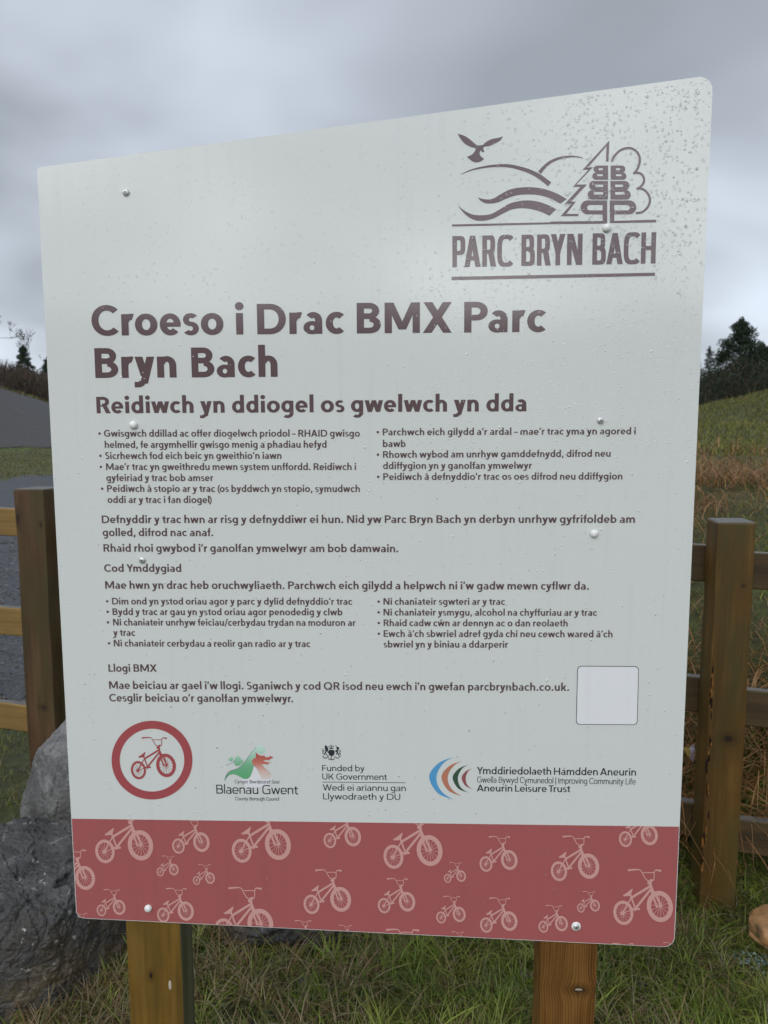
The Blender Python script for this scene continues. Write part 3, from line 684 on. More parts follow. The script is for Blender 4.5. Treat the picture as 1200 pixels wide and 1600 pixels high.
# funders' lettering
text('funder_text', 'Blaenau Gwent', 338.2, 465.8, 1239.8, 1241.0, 13.9, DARKP, .125, .115, 3.2, space=.33)
text('funder_text', 'Cyngor Bwrdeistref Sirol', 367.0, 436.2, 1223.6, 1224.4, 5.2, DARKP, .13, .13, 3.0, space=.4)
text('funder_text', 'County Borough Council', 367.6, 436.2, 1250.2, 1250.9, 5.2, DARKP, .13, .13, 3.0, space=.4)
text('funder_text', 'Funded by', 503.4, 569.8, 1204.6, 1205.0, 9.4, DARKP, .135, .12, 2.2, space=.30)
text('funder_text', 'UK Government', 503.6, 604.8, 1217.8, 1218.6, 9.6, DARKP, .135, .12, 2.2, space=.30)
text('funder_text', 'Wedi ei ariannu gan', 504.4, 634.2, 1235.0, 1236.0, 9.6, DARKP, .135, .12, 2.2, space=.30)
text('funder_text', 'Llywodraeth y DU', 505.0, 625.5, 1248.9, 1249.8, 9.6, DARKP, .135, .12, 2.2, space=.30)
text('funder_text', 'Ymddiriedolaeth Hamdden Aneurin', 745.0, 993.6, 1209.3, 1211.8, 11.2, DARKP, .165, .14, 2.1, space=.2)
text('funder_text', 'Gwella Bywyd Cymunedol | Improving Community Life', 745.6, 993.0, 1222.5, 1225.6, 9.2, DARKP, .105, .10, 2.5, space=.26, squash=.80)
text('funder_text', 'Aneurin Leisure Trust', 745.0, 891.0, 1236.2, 1237.6, 10.4, DARKP, .165, .14, 2.1, space=.2)
def px_polys(polys): return [[sg(*q) for q in p] for p in polys]
polyobj('rule_line', px_polys(pipe([(503.8, 1221.8), (633.8, 1222.9)], 0.9)), -0.0004, DARKP, panel)

# ---- park emblem: bird, hills, lake and two trees
def Z1(pts): return [(690 + x / 3.3333, 180 + y / 3.3333) for x, y in pts]
def Z2(pts): return [(860 + x / 7.0588, 210 + y / 7.0588) for x, y in pts]
E = []
bird = smooth(Z1([(84, 97), (120, 108), (150, 128), (172, 147), (188, 158), (215, 155)]), 4) + smooth(Z1([(215, 155), (235, 138), (262, 124), (295, 118), (320, 110)]), 4) + \
    smooth(Z1([(320, 110), (305, 132), (280, 146), (250, 160), (218, 167), (223, 192)]), 4) + smooth(Z1([(223, 192), (212, 192), (202, 184), (198, 200), (205, 215), (221, 228)]), 4) + \
    smooth(Z1([(221, 228), (205, 240), (183, 246), (160, 240), (131, 217)]), 4) + smooth(Z1([(131, 217), (155, 207), (172, 190), (175, 172), (150, 165), (120, 148), (98, 122), (84, 97)]), 4)
emb_bird = [bird]
E += pipe(smooth(Z1([(100, 308), (160, 284), (230, 269), (290, 263), (350, 264), (410, 277), (460, 294), (510, 320), (563, 360)]), 5), lambda t: (0.5 + 7.4 * t ** 0.75))
E += pipe(smooth(Z1([(510, 300), (530, 275), (565, 245), (610, 225), (660, 216), (700, 216), (738, 224)]), 5), lambda t: (5.5 * (1 - t) ** 0.6 + 0.3))
E += [smooth(Z1([(187, 428), (225, 438), (265, 436), (310, 410), (360, 386), (420, 376), (480, 376), (540, 386), (600, 408), (652, 437)]), 4) + smooth(Z1([(618, 461), (580, 440), (540, 424), (490, 414), (430, 413), (380, 420), (330, 438), (290, 455), (240, 460), (210, 450), (187, 428)]), 4)]
E += [smooth(Z1([(83, 468), (120, 498), (165, 518), (210, 521), (255, 515), (300, 492), (350, 462), (400, 448), (450, 444), (500, 450), (550, 466), (597, 490)]), 4) + smooth(Z1([(562, 524), (520, 504), (470, 490), (420, 484), (370, 490), (320, 512), (270, 538), (215, 550), (165, 544), (120, 514), (83, 468)]), 4)]
E += [Z2([(651, 65), (640, 300), (613, 300), (618, 130), (418, 362), (470, 362), (286, 553), (402, 553), (228, 742), (280, 742), (176, 877), (311, 877), (311, 902), (112, 902), (232, 766), (155, 770), (332, 578), (246, 580), (420, 388), (352, 393)])]
E = [p for p in E]
E += pipe(smooth(Z2([(677, 298), (705, 240), (765, 180), (830, 154), (890, 154), (945, 185), (980, 240), (984, 305), (965, 370), (925, 430)]), 5), 3.6)
E += pipe(smooth(Z2([(912, 430), (960, 423), (1005, 440), (1030, 480), (1028, 530), (1000, 572), (962, 600)]), 5), 3.6)
E += pipe(smooth(Z2([(948, 600), (1000, 598), (1055, 630), (1092, 690), (1096, 745), (1070, 805), (1015, 855), (943, 870)]), 5), 3.6)
E += [Z1([(54, 569), (835, 552), (835, 561), (54, 580)]), Z1([(902, 553), (1117, 546), (1117, 556), (902, 560)])]
def bb(x0, x1, y0, y1, waist, holes, mirror, ox):
    """heavy rounded B laid on its stem; ox = stem side x, zoomed pixels"""
    f = (lambda x: 2 * ox - x) if mirror else (lambda x: x)
    h = (y1 - y0) * .5; w = x1 - x0
    def lobe(a, b, c, d, hole):
        r = (d - b) * .48
        outer = [(a, b), (c - r, b)] + [(c - r + r * math.sin(R(t)), b + r - r * math.cos(R(t))) for t in range(15, 91, 15)] + \
                [(c - r + r * math.cos(R(t)), d - r + r * math.sin(R(t))) for t in range(0, 91, 15)] + [(a, d)]
        hx0, hy0, hx1, hy1 = hole
        # split the ring into a frame of four pieces round the counter
        o = []
        o.append([(a, b), (hx0, b), (hx0, d), (a, d)])
        top = [p for p in outer if p[1] <= hy0 + 1e-6]
        o.append([(hx0, b), (c - r, b)] + [p for p in outer[2:] if p[1] <= hy0] + [(min(c, max(p[0] for p in outer if p[1] <= hy0)), hy0), (hx0, hy0)])
        o.append([(hx0, hy1)] + [(max(p[0] for p in outer if p[1] >= hy1), hy1)] + [p for p in outer[2:] if p[1] >= hy1][:-1] + [(hx0, d)])
        o.append([(hx1, hy0 - .5)] + [(max(p[0] for p in outer if p[1] <= hy0), hy0 - .5)] + [p for p in outer[2:] if hy0 < p[1] < hy1] + [(max(p[0] for p in outer if p[1] >= hy1), hy1 + .5), (hx1, hy1 + .5)])
        return o
    ps = lobe(x0, y0, x1 - w * .07, y0 + h, holes[0]) + lobe(x0, y0 + h, x1, y1, holes[1])
    return [Z2([(f(x), y) for x, y in p]) for p in ps]
for mir, ox in ((False, 0), (True, 650)):
    dx = 0
    E += bb(664, 838, 344, 500, 0, [(722, 372, 768, 395), (722, 438, 784, 460)], mir, ox)
    E += bb(662, 886, 514, 718, 0, [(714, 552, 800, 580), (714, 634, 818, 664)], mir, ox - (2 if mir else 0))
for mir in (False, True):
    f = (lambda x: 1280 - x) if mir else (lambda x: x)
    ring = []
    A = [90 - t for t in range(0, 181, 12)]
    r = 77
    o_ = [(870 + r * math.cos(R(t)), 805 - r * math.sin(R(t))) for t in A]; i_ = [(842 + 34 * math.cos(R(t)), 808 - 30 * math.sin(R(t))) for t in A]
    ps = [o_ + i_[::-1], [(654, 728), (870, 728), (842, 778), (704, 778)], [(704, 838), (842, 838), (870, 882), (704, 882)], [(654, 728), (704, 728), (704, 978), (654, 978)]]
    if mir: ps.append([(654, 955), (760, 955), (1280, 962), (1280, 990), (654, 984)])
    else: ps.append([(654, 953), (740, 953), (1166, 940), (1166, 970), (654, 979)])
    E += [Z2([(f(x), y) for x, y in p]) for p in ps]
E += [Z1([(52, 842), (1111, 820), (1111, 837), (52, 859)])]
def guard(polys): return [p for p in polys if len(p) > 2]
polyobj('park_emblem', px_polys(guard(E)), -0.0004, PLUM, panel)
polyobj('emblem_bird', px_polys(emb_bird), -0.0004, PLUM, panel)

# ---- bicycle motif (reference drawing in zoomed pixels of the big one at the right)
def bike_polys():
    P = []
    def K(pts): return [((x - 859) / 10, (y - 759) / 10) for x, y in pts]
    def ring(cx, cy, ax, ay, th, tilt):
        n = 36; c, s = math.cos(R(tilt)), math.sin(R(tilt)); o = []; i_ = []
        for k in range(n + 1):
            t = 2 * math.pi * k / n
            for L, rx, ry in ((o, ax, ay), (i_, ax - th, ay - th * 1.05)):
                x, y = rx * math.cos(t), ry * math.sin(t); L.append((cx + x * c - y * s, cy + x * s + y * c))
        return [K([o[k], o[k + 1], i_[k + 1], i_[k]]) for k in range(n)]
    P += ring(859, 759, 203, 246, 68, -12)
    P += ring(289, 857, 156, 191, 46, -10)
    def line(pts, w, f=None):
        return pipe(K(pts), w / 10 if f is None else (lambda t: f(t) / 10))
    for k in range(14):                                    # spokes
        a = 2 * math.pi * (k + .3) / 14
        P += line([(868, 752), (859 + 150 * math.cos(a), 759 + 190 * math.sin(a))], 7)
        P += line([(285, 862), (289 + 118 * math.cos(a), 857 + 150 * math.sin(a))], 6)
    P += [K([(870 + 26 * math.cos(t), 748 + 24 * math.sin(t)) for t in [i * .628 for i in range(10)]])]
    P += [K([(275 + 34 * math.cos(t), 866 + 30 * math.sin(t)) for t in [i * .628 for i in range(10)]])]
    P += line([(760, 540), (812, 770)], 26) if False else []
    P += line([(745, 580), (815, 775)], 30); P += line([(790, 545), (872, 745)], 32); P += line([(808, 772), (878, 740)], 16)
    P += [K([(700, 440), (735, 430), (770, 515), (840, 560), (730, 600), (716, 520)])]
    P += line([(708, 370), (718, 455)], 42); P += line([(672, 395), (735, 345)], 36); P += [K([(660, 385), (690, 378), (700, 420), (668, 412)])]
    P += [K([(705, 335), (745, 328), (748, 362), (700, 372)])]
    P += line([(700, 448), (410, 625)], 38); P += line([(718, 490), (490, 775)], 36)
    P += line([(405, 600), (472, 775)], 26); P += line([(410, 625), (280, 855)], 20) ; P += line([(285, 862), (490, 785)], 14)
    P += [K([(425, 480), (437, 488), (412, 560), (418, 605), (398, 606), (385, 592), (300, 602), (284, 592), (288, 578), (340, 545)])]
    P += line([(430, 800), (545, 796)], 34); P += line([(450, 815), (520, 780)], 44)
    bar = smooth([(520, 181), (550, 190), (575, 218), (610, 285), (650, 342), (690, 356)], 4)
    P += line(bar, 15); P += line([(358, 193), (450, 184), (525, 182)], 0, lambda t: 33 - 14 * t)
    P += line([(598, 228), (770, 230)], 15)
    P += line(smooth([(878, 200), (800, 188), (778, 205), (770, 240), (768, 320), (755, 352), (720, 362)], 4), 15); P += line([(880, 202), (800, 190)], 0, lambda t: 34 - 12 * t)
    return [p for p in P if len(p) > 2]
BK_pts, BK_tri = flat_mesh('bike', bike_polys(), 0)
def bike(name, cx, cy, w, mat, clip, y):
    k = w / 41.4
    pts = [sg(cx + p[0] * k, cy + p[1] * k) for p in BK_pts]
    P, T = clip_tris(pts, [f[:3] for f in [tuple(t) if True else t for t in BK_tri]], clip) if clip else (pts, [t[:3] for t in BK_tri])
    if not T: return
    # drop degenerate pieces
    return to_obj(name, P, T, y, mat, panel)
BIKES = [(219.6, 1320.4, 40.2), (314.8, 1315.5, 26), (434.3, 1319.2, 41), (271.7, 1358.3, 15.3), (328.4, 1371.6, 15.3), (133.2, 1371.4, 31.7), (186.4, 1417.3, 20),
 (290.4, 1423.2, 25.5), (406.9, 1443.6, 41), (135.7, 1449.9, 17), (551.3, 1306.8, 26), (671.2, 1328.6, 41), (532.3, 1404.8, 33), (636, 1408.5, 26), (720.5, 1368.5, 15.3),
 (717.4, 1428.3, 20.4), (485.3, 1466.3, 20.4), (548.8, 1467.1, 15.6), (652.8, 1508.8, 41), (724.5, 1477.6, 15.9), (795.6, 1343.4, 26.4), (919.5, 1353, 33.6), (1014.3, 1304.4, 27),
 (929.4, 1414.5, 15.9), (1030.8, 1416, 41.4), (795.6, 1438.8, 26), (877.2, 1442.7, 20.4), (988.2, 1510.5, 26.6), (1056.3, 1495.5, 16.8)]
ccw = band if sum(band[i][0] * band[(i + 1) % len(band)][1] - band[(i + 1) % len(band)][0] * band[i][1] for i in range(len(band))) > 0 else band[::-1]
for cx_, cy_, w_ in BIKES: bike('bicycle_motif', cx_, cy_, w_, PINK, ccw, -0.0008)
bike('bicycle_emblem', 259.5, 1195.8, 31.3, REDL, None, -0.0004)
ring = []
for k in range(72):
    a0, a1 = 2 * math.pi * k / 72, 2 * math.pi * (k + 1) / 72
    q = lambda a, r: (237.6 + r * 1.02 * math.cos(a), 1187.6 + r * math.sin(a) * .993)
    ring.append([q(a0, 62), q(a1, 62), q(a1, 49.4), q(a0, 49.4)])
polyobj('emblem_ring', px_polys(ring), -0.0004, REDL, panel)

# ---- trust crescents
def cres(x0, top, bot, lx, thick, tipx):
    o = smooth([(tipx, top), (x0 + (tipx - x0) * .42, top + (bot - top) * .12), (lx, top + (bot - top) * .36), (lx, top + (bot - top) * .58), (x0 + (tipx - x0) * .36, top + (bot - top) * .86), (tipx, bot)], 5)
    i_ = smooth([(tipx, bot), (x0 + (tipx - x0) * .55, top + (bot - top) * .84), (lx + thick, top + (bot - top) * .62), (lx + thick, top + (bot - top) * .38), (x0 + (tipx - x0) * .60, top + (bot - top) * .13), (tipx, top)], 5)
    return [[(660 + x / 3.3333, 1160 + y / 3.3333) for x, y in o + i_]]
for nm, cr, mt in (('blue', cres(40, 76, 298, 41, 36, 162), BLUE), ('orange', cres(103, 96, 280, 104, 31, 206), ORANGE), ('green', cres(160, 116, 262, 161, 26, 240), DGREEN), ('wine', cres(206, 134, 243, 207, 20, 263), WINE)):
    o = polyobj('crescent', px_polys(cr), -0.0004, mt, panel); o['label'] = nm + ' crescent of the leisure trust mark'
# ---- county mark: green hills and red dragon head
def Z3(pts): return [(345 + x / 13.333, 1155 + y / 13.333) for x, y in pts]
zb = sg(345, 1222)[1]; zt = sg(345, 1163)[1]
GRN = mat_fade('print_green_fade', [(0.0, (0.10, 0.40, 0.17)), (0.45, (0.19, 0.47, 0.27)), (0.85, (0.50, 0.74, 0.63)), (1.0, (0.66, 0.80, 0.74))], zb, zt)
DRG = mat_fade('print_red_fade', [(0.0, (0.74, 0.74, 0.73)), (0.30, (0.70, 0.52, 0.46)), (0.52, (0.58, 0.20, 0.15)), (0.80, (0.45, 0.07, 0.07))], zb, zt)
PALE = mat_fade('print_pale_fade', [(0.0, (0.80, 0.80, 0.85)), (1.0, (0.74, 0.76, 0.76))], zb, zt)
NAVY = mat_print('print_navy', (0.04, 0.09, 0.16))
polyobj('county_hills', px_polys([Z3(smooth([(90, 840), (150, 720), (220, 660), (330, 625), (430, 560), (520, 450), (620, 310), (720, 190), (770, 140), (830, 105), (890, 150), (930, 240), (870, 300), (800, 300), (730, 260), (725, 380), (650, 410), (690, 520), (670, 620), (620, 760), (570, 815), (500, 825), (420, 790), (330, 745), (260, 730), (190, 740), (120, 800)], 3)),
   Z3(smooth([(270, 490), (300, 400), (355, 340), (400, 380), (470, 465), (420, 525), (360, 555), (300, 545)], 3)), Z3(smooth([(150, 430), (215, 365), (265, 410), (220, 470)], 3))]), -0.0004, GRN, panel)
polyobj('county_outline', px_polys(pipe(Z3(smooth([(85, 860), (110, 770), (150, 700), (220, 650), (330, 615), (430, 550), (520, 440), (620, 300), (740, 160)], 3)), lambda t: .9 * (1 - t * .6)) + pipe(Z3(smooth([(110, 550), (180, 510), (240, 490), (290, 430)], 3)), .4)), -0.0008, NAVY, panel)
polyobj('county_pale_ground', px_polys([Z3([(690, 560), (760, 640), (900, 600), (1060, 760), (1060, 850), (960, 1000), (520, 1000), (420, 850), (570, 815), (640, 740)])]), -0.0002, PALE, panel)
polyobj('county_dragon', px_polys([Z3([(725, 270), (790, 325), (850, 345), (915, 335), (925, 370), (990, 370), (1040, 345), (1100, 378), (1050, 400), (1000, 435), (930, 430), (880, 450), (960, 470), (1060, 480), (985, 500), (990, 540), (940, 515), (850, 520), (900, 580), (1000, 660), (1050, 740), (1040, 820), (860, 825), (800, 700), (740, 590), (670, 530), (650, 450), (670, 410), (735, 380)])]), -0.0008, DRG, panel)
# ---- royal arms, tiny and dark
def Z4(pts): return [(498 + x / 28.57, 1158 + y / 28.57) for x, y in pts]
C_ = []
C_ += [Z4([(430, 420), (490, 385), (640, 385), (710, 430), (715, 540), (660, 640), (570, 680), (480, 640), (430, 540)])]
C_ += [Z4([(470, 290), (650, 290), (640, 345), (480, 345)])]
C_ += pipe(Z4([(558, 150), (558, 290)]), .9) + pipe(Z4(smooth([(450, 290), (455, 225), (510, 205), (558, 250), (620, 205), (670, 230), (665, 290)], 4)), .7)
C_ += [Z4([(270, 200), (320, 180), (390, 240), (425, 330), (420, 420), (370, 450), (330, 500), (290, 600), (235, 620), (260, 520), (300, 430), (265, 320)])]
C_ += pipe(Z4([(330, 560), (380, 640), (440, 640)]), 1.1) + pipe(Z4([(390, 450), (450, 530)]), 1.3) + pipe(Z4(smooth([(240, 560), (180, 540), (200, 470), (240, 420), (190, 400), (160, 460)], 4)), 1.0)
C_ += [Z4([(770, 290), (840, 240), (900, 280), (915, 350), (880, 390), (850, 460), (900, 560), (910, 660), (870, 640), (850, 540), (760, 480), (720, 430), (780, 390), (830, 380)])]
C_ += pipe(Z4([(740, 180), (820, 260)]), .8) + pipe(Z4([(840, 540), (790, 560), (780, 610)]), 1.2) + pipe(Z4(smooth([(880, 580), (970, 590), (940, 510), (910, 440), (960, 420), (1000, 460)], 4)), 1.0)
C_ += pipe(Z4(smooth([(200, 640), (200, 710), (300, 760), (390, 710), (460, 695)], 4)), 1.3) + pipe(Z4(smooth([(680, 690), (760, 720), (850, 765), (900, 720), (980, 655)], 4)), 1.2)
C_ += pipe(Z4(smooth([(430, 770), (500, 820), (640, 820), (710, 770)], 4)), 1.3) + pipe(Z4([(570, 680), (570, 800)]), 1.2)
polyobj('royal_arms', px_polys(C_), -0.0004, DARKP, panel)
# ---- blank white square with a thin dark border beside the last paragraph
def rr(x0, y0, x1, y1, r, sk=0): return rounded([sg(x0, y1), sg(x1 - sk, y1 + .5), sg(x1, y0 + .6), sg(x0 + sk, y0)], r, 5)
polyobj('square_border', [rr(899.8, 1040.2, 998.2, 1132.2, 0.0075, 2.2)], -0.0004, DARKP, panel)
o = polyobj('white_square', [rr(900.8, 1041.2, 997.2, 1131.2, 0.0068, 2.2)], -0.0008, STICK, panel); o['label'] = 'blank white rounded square with a thin dark border'

# ---- timber posts
def box_mesh(name, sx, sy, z0, z1, bev=0.006, seed=0, top=False, cuts=24, wob=0.002):
    bm = bmesh.new(); bmesh.ops.create_cube(bm, size=1.0)
    for v in bm.verts: v.co = Vector((v.co.x * sx, v.co.y * sy, z0 if v.co.z < 0 else z1))
    bmesh.ops.bevel(bm, geom=[e for e in bm.edges], offset=bev, segments=2, profile=0.6, affect='EDGES')
    vert = [e for e in bm.edges if abs(e.verts[0].co.z - e.verts[1].co.z) > (z1 - z0) * 0.5]
    bmesh.ops.subdivide_edges(bm, edges=vert, cuts=cuts, use_grid_fill=True)
    for v in bm.verts:
        n = noise.noise_vector(Vector((v.co.x * 8 + seed, v.co.y * 8, v.co.z * 5 + seed * 2)))
        if v.co.z < z1 - 0.004: v.co += Vector((n.x * wob, n.y * wob, 0))
        else: v.co.z += n.z * wob * 1.4
    if top:
        for f in bm.faces:
            if f.normal.z > 0.85 and f.calc_center_median().z > z1 - 0.02: f.material_index = 1
    return bm_mesh(name, bm, False)
def post_at(px, py, y):
    p = at(px, py, y); return p.x, p.y
PD = 0.078
lx = (sg(238.5, 1520)[0]); rx_ = (sg(886.5, 1520)[0])
for nm_x, mt, sd, lab in ((lx, POST_L, 1, 'amber brown square sign post with a greenish side'), (rx_, POST_R, 5, 'russet brown square sign post with dark straight grain')):
    me = box_mesh('sign_post', 0.108, PD, -0.3, 1.56, 0.005, sd)
    if mt is POST_L:
        for p_ in me.polygons:
            if p_.normal.x > 0.8: p_.material_index = 1
    o = link('sign_post', me, sign, [mt, POST_SIDE]); o.location = (nm_x + 0.003, 0.0045 + PD / 2, 0); o['label'] = lab
    post = o
    if mt is POST_L:
        bm = bmesh.new(); bmesh.ops.create_uvsphere(bm, u_segments=12, v_segments=8, radius=1)
        for v in bm.verts: v.co = Vector((v.co.x * 0.0032, v.co.y * 0.0014, v.co.z * 0.0105))
        k = link('wood_chip', bm_mesh('wood_chip', bm, True), o, mat_simple('bare_wood', (0.50, 0.44, 0.36), 0.6)); k.location = (0.029, -PD / 2, 0.425)
    else:
        bm = bmesh.new(); bmesh.ops.create_uvsphere(bm, u_segments=14, v_segments=8, radius=1)
        for v in bm.verts: v.co = Vector((v.co.x * 0.0085, v.co.y * 0.0012, v.co.z * 0.0028))
        k = link('knot_highlight', bm_mesh('knot_highlight', bm, True), o, mat_simple('knot_highlight_pale', (0.30, 0.25, 0.19), 0.35)); k.location = (0.021, -PD / 2, 0.438)  # pale oval painted as the highlight in the dark knot

# ---- fixings
def lathe(name, prof, n=20):
    V = []; T = []
    for r, y in prof:
        for k in range(n): a = 2 * math.pi * k / n; V.append((r * math.cos(a), y, r * math.sin(a)))
    m_ = len(prof)
    for i in range(m_ - 1):
        for k in range(n):
            a, b = i * n + k, i * n + (k + 1) % n; T += [(a, b, b + n), (a, b + n, a + n)]
    V.append((0, prof[-1][1], 0)); c = len(V) - 1
    for k in range(n): T.append(((m_ - 1) * n + k, (m_ - 1) * n + (k + 1) % n, c))
    return np_mesh(name, V, T, True)
cap_me = lathe('screw_cap', [(0.0086, 0.0), (0.0088, -0.0018), (0.0082, -0.0040), (0.0064, -0.0060), (0.0036, -0.0072), (0.0012, -0.0076)], 24); cap_me.materials.append(CAPW)
scr_me = lathe('screw', [(0.0062, 0.0), (0.0062, -0.0012), (0.0052, -0.0030), (0.0030, -0.0040), (0.001, -0.0042)], 20); scr_me.materials.append(STEEL)
rec = []
for a in (20, 110):
    rec += pipe([(-0.0024 * math.cos(R(a)), -0.0024 * math.sin(R(a))), (0.0024 * math.cos(R(a)), 0.0024 * math.sin(R(a)))], 0.0011)
rp_, rt_ = flat_mesh('r', rec, 0, 1000.0)
for px, py, kind in ((197, 301, 1), (209, 664, 0), (222.5, 875, 2), (232, 1418.5, 0), (947.5, 356.5, 0), (938, 657, 2), (928, 833.5, 0), (900, 1447, 3)):
    u, v = sg(px, py)
    if kind == 0:
        o = link('screw_cap', cap_me, panel); o.location = (u, -0.0005, v); o.scale = (.82, .9, .82)
    else:
        o = link('screw', scr_me, panel); o.location = (u, -0.0005, v)
        if kind == 3:
            w_ = link('washer', lathe('washer', [(0.0088, 0), (0.0088, -0.0012), (0.0066, -0.0016)], 20), o, CAPW)
        rr_ = to_obj('screw_recess', rp_, rt_, -0.00445, RECESS, o)

# ---- rain on the board: domed drops, dense and fine at the upper right
rng = np.random.default_rng(7)
def drop_mesh(which):
    V = []; T = []; N = 0
    specs = []
    def scatter(n, x0, x1, y0, y1, rlo, rhi, pw=2.2, dens=None):
        c = 0
        while c < n:
            x, y = rng.uniform(x0, x1), rng.uniform(y0, y1)
            if dens is not None and rng.random() > dens(x, y): c += 1; continue
            specs.append((x, y, rlo + (rhi - rlo) * rng.random() ** pw)); c += 1
    cl = lambda x, y: 0.35 + 0.65 * (0.5 + 0.5 * float(vnoise(np.array(x), np.array(y), 60.0, 2)))
    if which == 'clear':
        scatter(2600, 600, 1112, 118, 440, 0.0007, 0.0026, 1.6, lambda x, y: cl(x, y) * min(1, max(0.10, (x - 600) / 230)))
        scatter(520, 880, 1108, 118, 400, 0.0015, 0.0030, 1.2, cl)
        scatter(1500, 110, 640, 220, 485, 0.0007, 0.0018, 2.0, cl)
        scatter(500, 640, 1090, 430, 485, 0.0007, 0.0018, 2.0)
        scatter(70, 70, 640, 230, 480, 0.0015, 0.0024, 1.5)
    else:
        scatter(2400, 640, 1090, 484, 720, 0.0005, 0.0014, 2.0, lambda x, y: cl(x, y) * min(1, max(.15, (x - 560) / 250)))
        scatter(2000, 75, 1090, 484, 1275, 0.0005, 0.0014, 2.4, cl)
        scatter(420, 500, 1080, 680, 900, 0.0006, 0.0017, 2.0, cl)
        scatter(330, 115, 1050, 1285, 1460, 0.0005, 0.0014, 2.0, cl)
        scatter(90, 70, 1090, 484, 1275, 0.0014, 0.0023, 1.5)
    def inside(u, v):
        for i in range(4):
            a, b = BC[i], BC[(i + 1) % 4]
            if (b[0] - a[0]) * (v - a[1]) - (b[1] - a[1]) * (u - a[0]) < 0.004: return False
        return True
    ns = 10; prof = [(1.0, 0.0), (0.90, 0.30), (0.66, 0.62), (0.32, 0.85)]
    for x, y, r in specs:
        u, v = sg(x, y)
        if not inside(u, v): continue
        k = len(V); el = rng.uniform(0.85, 1.25) if r < 0.0016 else rng.uniform(0.95, 1.3); ex = rng.uniform(0.85, 1.15); ph = rng.uniform(0, 6.28); hh = r * rng.uniform(0.26, 0.40)
        wob = [1 + 0.10 * math.sin(2 * a + ph) + 0.07 * math.sin(3 * a - ph) for a in np.linspace(0, 2 * math.pi, ns, endpoint=False)]
        for pr, ph_ in prof:
            for j in range(ns):
                a = 2 * math.pi * j / ns; q = r * pr * wob[j]
                V.append((u + q * ex * math.cos(a), -0.0002 - hh * ph_, v + q * el * math.sin(a)))
        V.append((u, -0.0002 - hh * 0.92, v)); c = len(V) - 1
        for i in range(3):
            for j in range(ns):
                a, b = k + i * ns + j, k + i * ns + (j + 1) % ns; T += [(a, b, b + ns), (a, b + ns, a + ns)]
        for j in range(ns): T.append((k + 3 * ns + j, k + 3 * ns + (j + 1) % ns, c))
    return np_mesh('rain_drops', V, T, True)
tag(link('rain_drops', drop_mesh('clear'), panel, WATER), kind='stuff')
tag(link('fine_rain_drops', drop_mesh('fine'), panel, WATER_FINE), kind='stuff')

# ------------------------------------------------------------------ timber fence behind the sign
def gz(x, y): return float(ground_z(x, y))
px_r, py_r = post_at(1138, 1000, 2.25); px_l, py_l = post_at(60.5, 1000, 2.86)
px_l, py_l = at(62, 760, 2.86).x, 2.86
px_r, py_r = at(1143, 806, 2.25).x, 2.25
FD = Vector((px_r - px_l, py_r - py_l)); FL = FD.length; FA = math.atan2(FD.y, FD.x)
fence = empty('timber_fence', (px_r, py_r, 0), FA, 'low brown timber fence of square posts and three plank rails behind the sign', 'fence')
def fence_post(x, rz, ztop, mat, w, seed, label=None):
    me = box_mesh('fence_post', w, w, -0.3, ztop, 0.007, seed, True, 26, 0.003)
    o = link('fence_post', me, fence, [mat, WTOP]); o.location = (x, 0, 0); o.rotation_euler = (0, 0, rz)
    if label: o['label'] = label
    return o
zr = at(1143, 812, 2.25).z; zl = at(60, 762, 2.86).z
FPR = fence_post(0, -FA - R(6), zr, FPOST_R, 0.108, 3, 'dark brown fence post with a knot and peeling left corner')
fence_post(-FL, -FA - R(14), zl, FPOST_L, 0.125, 8, 'dull reddish brown fence post beside the boulders')
fence_post(-FL / 2, R(3), (zr + zl) / 2, FPOST_L, 0.12, 12)
fence_post(FL / 2 + 0.1, R(-2), zr - 0.02, FPOST_R, 0.12, 15)
fence_post(-FL * 1.5, R(2), zl, FPOST_L, 0.12, 18)
def flakes():
    rnd = np.random.default_rng(5); V = []; T = []; C = []
    for k in range(46):
        z = 0.16 + 0.66 * rnd.random() ** 0.9; cx_ = -0.047 + 0.0035 * math.sin(z * 23) + rnd.normal(0, .0018); L_ = rnd.uniform(.006, .026); w_ = rnd.uniform(.0018, .0042); n_ = 7; k0 = len(V)
        V.append((cx_, -0.0572, z)); dk = rnd.random() < .5; cc = (0.022, 0.012, 0.008) if dk else ((0.26, 0.11, 0.03) if rnd.random() < .6 else (0.12, 0.06, 0.02))
        for j in range(n_):
            a_ = 2 * math.pi * j / n_; V.append((cx_ + w_ * math.cos(a_) * rnd.uniform(.6, 1.3), -0.0545, z + L_ * math.sin(a_) * rnd.uniform(.7, 1.2)))
        for j in range(n_): T.append((k0, k0 + 1 + j, k0 + 1 + (j + 1) % n_))
        C += [cc] * (n_ + 1)
    o = link('bark_flakes', np_mesh('bark_flakes', V, T, False, np.array(C)), FPR, TWIG); o['kind'] = 'stuff'
flakes()
